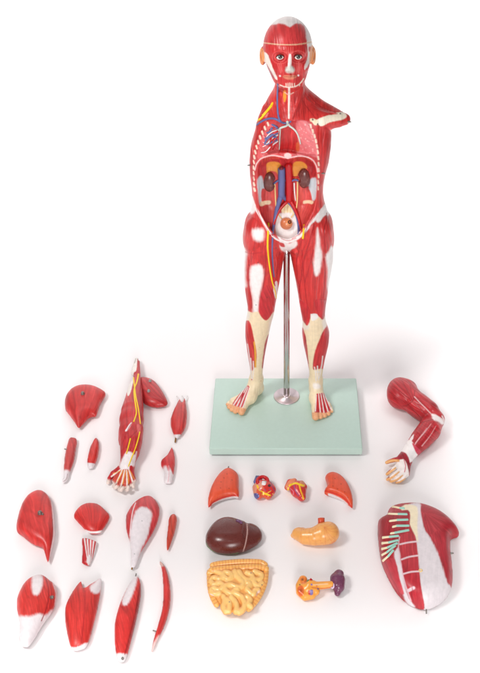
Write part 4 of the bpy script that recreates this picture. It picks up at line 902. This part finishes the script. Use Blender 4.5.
def p_hB(s):
    s.fill("285 487 288 481.6 293 478 296 479 294 482.4 290.4 486 288.6 490.6", (228, 136, 100), .5, amp=0); s.fill("299.6 482 303 480.6 305.6 483.6 304.4 487 301 486.6", (222, 130, 90), .4, amp=0)
    s.fill("289 489 293 485 298.6 486.6 299 493.6 294 496 289.6 493", (206, 48, 56), .6, amp=0); s.fill("299 489 305 487.6 307 493 303.6 500.4 299.6 498", (204, 52, 46), .6, amp=0)
    s.line("289.6 485.6 292.6 484 296 483.2 299.6 484.6 303.6 485.6", 1.9, YELLOW, .4); s.line("288.2 488 288.6 492.4 291.6 495.4", 1.4, YELLOW, .4); s.line("299.4 485 300.6 490 302.6 495 303.4 499", 1.7, (244, 190, 40), .4)
    s.line("294 485.4 295 490 298.6 496", .8, (130, 90, 140), .3); s.line("300.6 486 302 492 304.2 497.6", .6, (196, 30, 36), .3); s.line("290 488.4 293.4 491.6 293 495", .7, (228, 130, 150), .4); s.line("296.4 484.4 297 488", .7, (226, 90, 90), .3)
hB, skB = world_piece('heart_half', 'smaller heart half capped by an orange atrium and thick yellow fat bands', 'heart', b_hB, (284, 477, 308, 501), (206, 56, 54), p_hB, .04, cell=.0007)

def b_liv(vv): pass
def p_liv(s):
    s.line("246.8 523.6 247.4 530 246.6 538 245 545.6 243 552", .9, (196, 160, 152), .3, .0004)
    s.line("206 543 208.6 547.6 215 552.6 222 554.2 230 554.6 238 553", .7, (90, 130, 80), .4)
LIV = "205.6 542 206.7 534 213.3 523.4 221.7 518 228.6 517 236.7 519.2 243 522.4 246.6 523.8 250.8 521.8 257.5 525 261.7 531.7 261.6 538 256.7 544.4 250 548.8 245 551.2 236 553.8 226.7 554.4 215 552.4 208.3 547.8"
liv, skl = inflate('liver', LIV, .027, p_liv, base=(100, 42, 36), fib=None, amp=0, sat=1.35, mat=M_LIVER, bot=.007, seed=23,
    hmap=lambda u, v_: 1-.35*smooth01((u-242)/14)-.13*np.exp(-((u-246.4-(v_-535)*-.1)/1.7)**2))
tag(liv, 'glossy dark brown liver with a pale ligament line dividing its two lobes', 'liver')
lay('vein_stump', skl, "237 520.6 239.4 521.4 241.6 523.2", (3.2, 3.0), mat_plain('plum', (104, 62, 98), .35), liv, .4)

def b_sto(vv):
    C(vv, [(293.6, 535.4, 3.0, 4.5), (298, 534, 6.2, 6.6), (305, 536.6, 8.0, 8), (314, 536.6, 9.0, 9.5), (323, 534, 11.0, 11), (328, 533, 11.2, 11)], 6); C(vv, [(300, 531, 3.0, 7), (302.6, 531.6, 4, 7)], 3)
def p_sto(s):
    s.line("291 538.6 297 544 306 547.4 317 548.4 327 546.6 335 541", 1.5, (226, 130, 60), .8)
    for i in range(6):
        a = -1.8+i*.38+(i%2)*.12; s.line([(324, 527), (324+7*math.cos(a+1.2), 530+8*math.sin(a+1.2)), (322+16*math.cos(a+1.1), 531+17*math.sin(a+1.1))], .35, (222, 128, 74), .3)
    for x in (302, 310, 316): s.line([(x, 528), (x-1.4, 536), (x+.5, 546)], .3, (226, 136, 80), .35)
    for i in range(26): s.line([(lambda x, y: ((x, y), (x+rs.uniform(.5, 1.6), y+rs.uniform(-.4, 1))))(rs.uniform(300, 334), rs.uniform(526, 545))][0], .25, (220, 120, 66), .3)
sto, sks = world_piece('stomach', 'yellow-orange stomach with reddish veins and a short red gullet stub on top', 'stomach', b_sto, (290, 519, 339, 549), (238, 168, 92), p_sto, .055, seed=24)
V, Q = tube([P_(321.4, 525, 14.5)[0], P_(321.4, 521.6, 16.5)[0], P_(321.2, 518.4, 18)[0]], [.0066, .006, .0062], 16); mesh_obj('gullet_stub', V, Q, mat_plain('gullet_red', (220, 84, 50), .35), sto)

# intestines: coiled small bowel framed by the segmented colon
INT = empty('intestines', PZ(238, 590, 0)); tag(INT, 'yellow-orange coiled intestines framed by a ringed colon, below the liver', 'intestines')
k64 = lambda s: L(s)/6.4+np.array([200, 550])
coils = ["62 150 90 140 125 150 150 165 128 190 92 180 70 200 88 224 125 215 150 235 120 258 84 248 72 268 95 285 125 280", "160 145 190 152 205 175 180 192 160 180", "222 140 232 165 256 190 275 215 262 240 228 236 200 226 170 232 158 252 175 272 205 282 220 262 240 258",
    "250 142 262 165 285 188 312 196 335 180 322 158 300 148", "350 140 372 150 395 165 385 190 355 196 345 215 372 232 395 215", "300 212 322 228 300 250 318 272 340 285 352 262 372 262", "232 284 262 300 280 330 285 362 268 390 250 400", "200 306 222 330 235 362 230 395", "176 322 190 352 185 392", "150 300 160 330 150 365 165 395", "300 300 320 322 308 350 325 365"]
def b_int(vv):
    q, m = P_(237.6, 586, 5); vv.ell(q, (25*m, 30*m, 5.4*m), .004)
    for c_ in coils: C(vv, [(x, y, 3.35, 9.0-((x-238)/27)**2*3) for x, y in catmull(k64(c_), 3, False)], .7)
def p_int(s):
    for c_ in coils: s.line(catmull(k64(c_), 3, False), 4.6, (245, 196, 118), 1.0)
    s.fill("210 594 214 596 218.5 604 217 607 211 600", (236, 204, 196), .5, amp=0); s.fill("257 592 260 590 259 596 256 597", (226, 190, 170), .5, amp=0)
    for x, y in ((251, 573), (229.4, 602), (262, 585)): s.dot(x, y, .6, (120, 100, 110), .3)
si, ski = world_piece('small_bowel', None, None, b_int, (206, 560, 268, 617), (234, 164, 86), p_int, .045, parent=INT, seed=25)
def beads(name, pts, r, z, step=1.6, closed=False):
    p = catmull(L(pts), 8, False); d = np.r_[0, np.cumsum(np.linalg.norm(np.diff(p, axis=0), axis=1))]; n = int(d[-1]/(r*step)); t = np.linspace(0, d[-1], n)
    q = np.stack([np.interp(t, d, p[:, 0]), np.interp(t, d, p[:, 1])], 1)
    def bb(vv):
        for i in range(n):
            w_, m = P_(*q[i], z); vv.ell(w_, (r*m, r*m*1.05, r*m), r*m*.6)
    def pp(s):
        for i in range(n-1): c_ = (q[i]+q[i+1])/2; 
        for i in range(n-1):
            c_ = (q[i]+q[i+1])/2; t_ = q[i+1]-q[i]; t_ /= np.linalg.norm(t_); nn = np.array([-t_[1], t_[0]]); s.line([c_-nn*r, c_+nn*r], .7, (220, 132, 64), .6)
    lo = p.min(0)-r-2; hi = p.max(0)+r+2
    return world_piece(name, None, None, bb, (lo[0], lo[1], hi[0], hi[1]), (240, 178, 96), pp, .045, parent=INT, seed=26)
beads('transverse_colon', "211.5 570.5 219 569.4 230 568.6 242 567.8 254 567.4 262 567.8 266 569", 3.2, 8, .92)
_, skt = beads('transverse_colon', "212.6 565.6 219 564.2 230 563 242 562.2 254 562.2 261 562.8 265 565", 3.0, 8.5, .92)
beads('ascending_colon', "209.6 572 209.6 580 210.2 588 212.6 597 216.5 604.6", 3.0, 5, .95); beads('descending_colon', "266 572 265.2 581 262.4 589.6 258.4 597.4 253.6 604 248.6 609", 3.0, 5, .95)
lay('colon_band', skt, "211.4 568.4 219 566.8 230 565.8 242 565 254 564.8 262 565.4 266 567.4", (1.0, 1.0), M_WHT, INT, 1.4)

# pancreas with duodenum, spleen at its tail
def b_pan(vv):
    C(vv, [(303, 580, 4.4, 7), (299.8, 586, 4.2, 6), (300.4, 592, 4.4, 6), (305, 596.4, 4.4, 5), (311.6, 595.4, 4.2, 5)], 2); C(vv, [(304.6, 587.6, 4.6, 7), (312, 586.6, 4.6, 8), (321, 585.6, 4.0, 8), (332, 584.6, 3.5, 8)], 2.4); C(vv, [(309, 591, 4.5, 7), (316, 591.6, 3.8, 7)], 2); C(vv, [(310, 583, 3.0, 10), (313, 583, 2.6, 10)], 2)
def p_pan(s):
    s.fill("299.6 579 303 576.4 306.6 579 305.4 583.4 301.2 583.4", (236, 130, 56), .4, amp=0); s.dot(302.4, 579.6, 1.7, (196, 110, 50), .3); s.dot(302.4, 579.6, .8, (120, 70, 50), .3)
    s.fill("297.6 588 301 585.4 303.6 588 303.6 594 300.4 597 298 593.6", (224, 104, 46), .5, amp=0); s.dot(300.6, 590.8, 1.7, (188, 80, 36), .5); s.dot(299.8, 584.8, .7, (70, 90, 50), .3)
    s.line("304.6 588.6 306.8 587 308 584.6", 1.1, (240, 214, 160), .4); s.line("313.6 585 320 584.6 327.6 584", 1.3, (238, 196, 150), .5); s.line("312 587.6 322 588.6 331 587.4", .7, (206, 90, 50), .5)
    s.fill("309.6 590.6 312.8 590 312.8 594.6 310 595", (120, 100, 160), .3, amp=0); s.fill("308.2 591 309.8 590.8 310 594.6 308.6 594.6", (206, 40, 40), .3, amp=0)
    s.dot(311.6, 584.6, 1.0, (130, 110, 170), .3); s.dot(318, 589, .8, (110, 90, 140), .3); s.dot(316.8, 586, .6, (206, 50, 46), .3)
pan, skp = world_piece('pancreas', 'orange pancreas and duodenum with vessel stumps, a purple spleen at its right end', 'pancreas', b_pan, (295, 574, 338, 602), (240, 160, 66), p_pan, .05, seed=27, cell=.0008)
V, Q = tube([P_(309.6, 581.6, 11)[0], P_(311.8, 579, 12.6)[0]], [.0026, .0024], 10); mesh_obj('artery_stump', V, Q, M_ART, pan)
V, Q = tube([P_(307.8, 582, 11)[0], P_(309, 580, 12)[0]], [.0022, .002], 10); mesh_obj('bile_duct', V, Q, mat_plain('bile_green', (84, 130, 60), .4), pan)
cc = [P_(332.4+1.9*math.cos(a), 583.2+5.0*math.sin(a), 9+2*math.cos(a))[0] for a in np.linspace(-2.2, 2.2, 12)]
def b_spl(vv):
    for a_, b_, r in (((338, 576, 9), (341, 573.4, 8), 4.2),): pass
    C(vv, [(339, 574.6, 5.0, 9), (338.2, 580, 7.0, 8.4), (338.4, 586.6, 6.2, 7.4), (337.4, 593.4, 3.0, 5)], 5); C(vv, [(334, 577.6, 3.4, 8), (334.6, 581, 3.4, 8)], 4)
def p_spl(s):
    for i in range(90): s.dot(rs.uniform(329, 346), rs.uniform(569, 598), rs.uniform(.2, .45), (140, 84, 112) if i % 2 else (84, 36, 62), .3)
world_piece('spleen', None, None, b_spl, (328, 568, 347, 599), (112, 58, 86), p_spl, .04, parent=pan, seed=28)
V, Q = tube(cc, .0016, 8); mesh_obj('splenic_cuff', V, Q, mat_plain('cuff', (214, 190, 214), .4), pan)

# ------------------------------------------------------------------ the two detached arms
def palmfinger(vv, pts, k=.35): C(vv, pts, k)
def b_armL(vv):
    C(vv, [(136.4, 359.6, 2.0, 6), (135.2, 366, 2.6, 7), (134.6, 373, 3.6, 8)], 2)
    C(vv, [(138.6, 362, 1.0, 7), (138, 370, 2.0, 8), (136.6, 380, 4.2, 9), (135, 390, 7.2, 10), (134, 400, 9.0, 11), (132.4, 411, 11.0, 12), (131.6, 420, 11.2, 12)], 4)
    C(vv, [(131.6, 420, 11, 12), (131.2, 432, 11.8, 12.6), (130.8, 442, 11.2, 12), (130, 452, 9.6, 10.5), (128, 461, 7.6, 8.6), (127, 467, 7.0, 7.6)], 4)
    C(vv, [(125, 430, 5, 13), (124, 440, 5, 11), (125, 449, 3.4, 9)], 3); C(vv, [(138, 428, 4.6, 15), (134, 438, 5, 15), (131, 449, 4, 12)], 3)
    for x, y, r in ((113.4, 474, 3.2), (115.4, 481, 3.4), (121, 484.6, 3.6), (127.6, 484.6, 3.6), (133, 481, 3.4)): C(vv, [(126.6, 467, 6, 7), (x, y, r, 5)], 3)
    # curled fingers: each bends up and back over the palm edge
    C(vv, [(113.4, 474, 3.2, 5), (109.4, 478.6, 2.2, 4.4), (108, 482.8, 1.8, 3.4)], .8)
    C(vv, [(116.4, 482, 2.8, 5), (113.6, 486.4, 2.1, 4.4), (115.4, 488, 1.7, 7), (118, 485.4, 1.5, 8.6)], .6)
    C(vv, [(121, 485, 2.8, 5), (119.4, 489.4, 2.2, 4.4), (121.2, 490.4, 1.8, 7.4), (123.2, 487.4, 1.5, 9)], .6)
    C(vv, [(127.4, 485, 2.8, 5), (126.4, 489.4, 2.2, 4.4), (127.6, 490, 1.8, 7.4), (128.6, 487, 1.5, 9)], .6)
    C(vv, [(132.6, 481.6, 2.6, 5), (133.2, 486.4, 2.0, 4.2), (133.4, 487, 1.6, 6.6), (132.6, 484.6, 1.4, 8)], .6)
def p_armL(s):
    s.fill("133 356 138 356 139.6 360 138 364 136 372 133.6 380 130.6 392 128 396 127 390 130 374", (238, 230, 222), .5, amp=0)
    s.fill("137.6 359 140.6 360.4 140 372 139 384 134 384 133.4 374 136.4 370", (196, 44, 48), .5, fib=85)
    s.line("136 358.6 134.6 363", .8, (170, 160, 156), .4)
    s.line("134.6 372 133.4 388", .6, (170, 26, 36), .5, -.0008); s.line("141 392 141.4 408 141.6 424", .9, (168, 26, 36), .6, -.001)
    s.fill("125 431 128 426 131.4 422.4 130.6 426 127.4 430.6", (240, 232, 232), .5, amp=0)
    s.line("131 424 126.6 432 122.6 444 121.4 456", .7, (166, 24, 34), .5, -.0014, 2); s.line("142 424 138 430 130 438 126 448", .7, (166, 24, 34), .5, -.0014, 2); s.line("133.6 438 131.6 448 129.6 454", .6, RED_D, .5, -.001)
    s.fill("137 424.6 140.4 426 141 431.6 138 432.4", (222, 104, 100), .9, amp=0)
    s.fill("125.6 452.6 130.6 451.4 134.8 454.6 136.6 452 135.4 462 132 468 126 471 119.6 468 120.6 462", (240, 230, 230), .6, amp=.02, fib=85); s.line("119.4 446 119.6 458 118.6 466", 1.2, (240, 228, 226), .5)
    s.fill("119 466.4 116.4 466 110.6 470.6 108.6 477 110.6 479 117.4 473.4", (196, 36, 42), .4, fib=30); s.fill("129.6 466.6 132.8 466.6 134.4 474 133.6 481 130.6 478", (190, 30, 40), .4, fib=80)
    s.fill("119.6 471 129 470 130 481 124 487 116 486 112 482", (204, 70, 50), .6, amp=.1, fib=80)
    s.fill("106 480 112 481 116 484.4 122 486.4 130 485 136 480 137 494 104 494", (232, 214, 204), .7, amp=0)
    for a_, c_ in (((120.6, 469.4), (111.6, 476.6)), ((122.4, 469.4), (115.6, 485)), ((124.6, 470), (121, 487)), ((126.6, 470), (127.2, 486.4)), ((128.6, 469), (132.6, 481.6))): s.line([a_, c_], (1.0, 1.7), (242, 228, 218), .3, .0005); s.line([np.array(a_)+[1, 1], np.array(c_)+[1.6, -3]], (.5, .7), (238, 170, 40), .3)
armL, skAL = world_piece('arm_model', 'detached straight dissected arm lying palm up, yellow nerves along it and fingers curled', 'arm model', b_armL, (104, 354, 148, 494), (196, 48, 50), p_armL, .062, mat=M_PIECE, cell=.0011, group='detached arms', fib=88, amp=.13, seed=31)
for p_, w_ in (("138.4 374 137 382 134.2 389 134.6 398 136 408 136.4 414 133.6 422", (1.7, 1.3)), ("133.6 377.6 134.6 388 136 398 138.2 408 139.6 418 140.4 424", (1.5, 1.2)), ("130.4 438.6 128.6 446 126.4 454", (1.4, 1.1)), ("139.8 432 137.4 442 134 452 130 462 128.4 466.6", (1.4, 1.0))): lay('nerve', skAL, p_, w_, M_YEL, armL, .45)
def b_armR(vv):
    q, m = P_(400.6, 393, 13); vv.ell(q, (13.4*m, 19*m, 12.6*m), .004); C(vv, [(399, 398, 10, 11), (407.6, 389.6, 9.6, 12), (409, 398, 11, 12)], 4)
    C(vv, [(408, 397, 11.4, 12.5), (417, 404.6, 12.4, 12.8), (427, 412, 12.0, 12), (434.5, 419.6, 9.4, 10)], 4); C(vv, [(435.6, 420, 8.4, 9.6), (429, 430, 11.6, 12), (421, 439.4, 10.6, 11), (413.6, 448, 8.6, 9), (408, 454.6, 7.4, 7.6), (404.6, 459.4, 7.2, 7)], 3)
    for a_ in ((399, 460, 3.2, 7), (397.6, 466.4, 3.0, 7), (400, 471, 3.0, 7), (404, 473.4, 3.0, 6.6), (407, 474, 2.9, 5.6)): C(vv, [(405, 459.6, 6.2, 7), a_], 2.4)
    C(vv, [(400, 459.2, 3, 8), (394, 460, 2.3, 8), (389.6, 461.4, 2.0, 7.6), (386.6, 462.6, 1.7, 7)], .6)
    C(vv, [(398, 466, 2.6, 8), (393.4, 469.4, 2.2, 8.6), (389.6, 472.4, 1.9, 6.6), (387, 474.2, 1.6, 4)], .5)
    C(vv, [(400, 470.6, 2.6, 8), (394.4, 475, 2.2, 8.4), (390.4, 478, 1.9, 6), (387.4, 479.6, 1.6, 3.4)], .5)
    C(vv, [(403.6, 473, 2.6, 7.4), (398.6, 477.4, 2.1, 7.6), (394.4, 480.4, 1.8, 5.4), (391, 481.4, 1.5, 3)], .5)
    C(vv, [(407, 474, 2.5, 6), (403.4, 478.6, 2.0, 6), (399.6, 481.6, 1.7, 4.2), (396.4, 482.4, 1.4, 2.6)], .5)
def p_armR(s):
    for p_ in ("389 392 397 397 405 402.6", "392 386 401 392 410 399", "402 381 407 390 412 400", "410 385 411.6 393 414 399"): s.line(p_, .5, (140, 18, 28), .6, -.0006)
    s.line("414.6 391 413.6 399 407.6 405 403 406", .8, (140, 18, 28), .5, -.0018, 2.2)
    s.line("414.4 396.6 420 402.6 427 409.6 433 416", .9, (226, 186, 186), .4, -.0008, 1.6)
    s.fill("432 414.6 437 415 442 418.6 444.6 422.6 442.6 424.4 437.6 421.4 433 419.4", (240, 230, 228), .6, amp=0); s.line("442 416 444.6 422 443.4 430", 1.0, (236, 220, 218), .5)
    s.line("433 419.6 424 421.6 418.4 422.6", .8, (140, 18, 28), .5, -.0016, 2.2)
    for k in range(5): s.line([(434-k*3.6, 422+k*.2), (428-k*3.6, 434-k*.3), (419.6-k*2.2, 446-k*2.4)], .5, (146, 18, 32), .5, -.0012, 1.5)
    for p_ in ("431 424 425 432 418 440 414 446", "427 428 421 436 415.6 443", "436 426 430 436 422 446"): s.line(p_, (.3, .9), (226, 176, 178), .5)
    for p_ in ("417 405 422 411 427 416", "405 400 411 408 417 414 422 418"): s.line(p_, .5, (140, 18, 28), .5, -.0012, 1.6)
    s.fill("409.6 439 413.6 434.4 413 438.6 411 441.4", (240, 226, 226), .5, amp=0)
    s.fill("408.4 440 413 443 416.6 451.4 419 453 412 462 405 461 399.6 452 402 447.6", (242, 236, 234), .5, amp=.02, fib=130); s.fill("412 443 416 446 421 452 417.6 454.6 414.4 449", (200, 60, 80), .5, amp=0)
    s.fill("396 455.4 399.6 451.6 405.6 453 409 459 410.6 467.6 408.6 472 406 465 402.6 459.6 398.4 459.8", (160, 30, 46), .5, fib=60)
    s.fill("397 461 404 459.6 408 468 408.6 478 400 482 392 482 389 474 394 464", (240, 230, 226), .5, amp=0)
    s.line("404 460 405.6 466 404.6 472", .8, (200, 70, 90), .4)
    for p_, w_ in (("398.4 460.8 392 460.8 385 463", (2.4, 3.4)), ("395.6 468 390.6 471.8 385.6 475", (1.6, 3.6)), ("399 472 392 477.6 386 480.4", (1.4, 3.4)), ("402.6 475.4 396.6 480 390 482", (1.2, 3.2)), ("405.6 478.6 400 482 395 483.6", (1.2, 3.0))): s.line(p_, w_, (230, 172, 112), .5)
world_piece('arm_model', 'detached dark red arm bent at the elbow with white wrist and orange fingertips', 'arm model', b_armR, (382, 376, 448, 487), (180, 34, 42), p_armR, .06, mat=M_PIECE, cell=.0011, group='detached arms', fib=40, amp=.15, seed=32)
skAR = None
# ------------------------------------------------------------------ chest and belly cover
CH = "389 505 392 504.2 408.8 503 417.5 502.6 424 504.4 430.6 506.6 441.6 512 450.3 519.6 457 526.6 459 530 457.4 533 450.6 536 450.2 549.7 452 567 451.8 586 445 599.6 434 607.6 424 610 415 607.6 406 602.6 395.6 591 385.8 571.6 381.2 558.4 378.6 538.8 377.8 522 378.6 517 382 515.8 387.6 515.4 387.6 509"
def p_ch(s):
    W = (222, 213, 216); G = (146, 200, 184); Y_ = (240, 224, 186)
    s.fill("409 505 420 503 421 514 425 529.6 434 545 441 562 447 582 452 588 444 602 432 609 424 612 422 600 420 580 418 556 416 540 414.6 528 410 516", W, .7, amp=.03, fib=95)
    s.fill("401 509.4 404.6 505 412 505 417.6 508.6 417.4 526 418 542 414.4 534 409.6 523.6 409 515", (241, 226, 194), .8, amp=.02)
    s.fill("421 506 431 506.6 442 512 451 519.6 458 528 459 532 450 536.4 444 532.6 437 530 430.6 534.6 425 529 422.4 519", (172, 32, 44), .6, fan=(424, 512), amp=.16, h=.004, hw=6)
    s.fill("425 529.6 431 534.6 437 531 444 533.6 450.6 536.4 451 550 453 568 452.6 588 449.6 584 445 566 438 547", (178, 32, 46), .7, fib=78, amp=.14, h=.002, hw=5)
    s.fill("399.6 534.6 406 532.4 413.6 534 416.4 542 418.4 562 420.6 584 424.6 608 418 608 411 600 406.4 586 402.6 566 400 548", (186, 40, 52), .5, fib=88, h=.003, hw=4)
    for p_ in ("400 544.4 408 542.6 416.6 541.6", "401.6 559.6 409 557 418 555.6", "403.6 574 411 572 420 571.4"): s.line(p_, 1.5, (232, 205, 210), .4, -.0025)
    s.line("408.6 590.6 413.6 588", 3.2, (228, 200, 206), .5); s.line("411.6 583.6 412.6 591", .8, (170, 40, 56), .5)
    s.fill("394 556 398.4 548 401.4 566 405 586 410.6 601 415 607 407 604 401.6 590", W, .7, amp=.03, fib=70)
    s.fill("377 516 388 515 408 510 409.6 524 406 533 399 536 398 546 391 556 384 562 379 548", (168, 28, 42), .6, fib=100, amp=.14)
    s.fill("383 563 391.6 558 396 562 400 580 404 594 398 592 390 580 385 571", (196, 60, 72), .7, fib=65, h=.002, hw=5)
    s.line("399.6 537 398.4 548 400.6 562 404 580 411 601", .9, (224, 190, 198), .5)
ch, skc = inflate('chest_cover', CH, .036, p_ch, base=(176, 34, 46), sat=1.7, bot=.005, seed=33, g=.6, gz=.0009, mat=M_PIECE)
tag(ch, 'large oval chest and belly cover with pale tendon sheet, ribs and banded belly muscle', 'chest cover')
for a_, k_, c_ in (((389.4, 506.6), (400, 508.6), (404, 508.8)), ((388.6, 514.4), (398, 514.6), (407, 514.8)), ((390, 521.6), (397, 520.6), (408, 520.2)), ((393, 527.4), (396.6, 526.4), (409, 526.2)), ((391, 534), (394.8, 533.4), (409, 530.6)), ((382.6, 538), (389.4, 537.4), (398.6, 536.4)), ((382, 543.6), (389, 543), (398.4, 540.8)), ((381.8, 549.4), (388, 548), (397.6, 543.6)), ((382, 555.6), (387.4, 552.6), (395.6, 546)), ((383, 561.4), (388.6, 556.6), (393.6, 550.6))):
    lay('rib', skc, [a_, ((a_[0]+k_[0])/2, (a_[1]+k_[1])/2), k_], (3.2, 3.0), bpy.data.materials.get('rib_bone') or mat_plain('rib_bone', (240, 226, 190), .45), ch, .0, .38)
    lay('rib_cartilage', skc, [k_, ((k_[0]+c_[0])/2, (k_[1]+c_[1])/2), c_], (3.4, 3.2), bpy.data.materials.get('rib_mint') or mat_plain('rib_mint', (158, 208, 192), .45), ch, .0, .38)
peg(skc, 450.4, 553.4, .0016, .006, ch, axis=(1, -.1, .2)); stick('peg', (426.4, 608), (426.4, 613.6), .006, .005, (1.3, 1.3), M_STEEL, ch); peg(skc, 389.4, 505.6, .0014, .004, ch)
def ring(c, n, R, r, k=18):
    a = np.linspace(0, 2*np.pi, k); n = n/np.linalg.norm(n); u = np.cross(n, [1, .2, .1]); u /= np.linalg.norm(u); w = np.cross(n, u)
    return tube([c+R*(math.cos(t)*u+math.sin(t)*w) for t in a], r, 8, 1, n)
h = skc.hit(420.6, 570.6); V, Q = ring(h[0], h[1], .0024, .0011); mesh_obj('navel', V, Q, M_CREAM, ch)
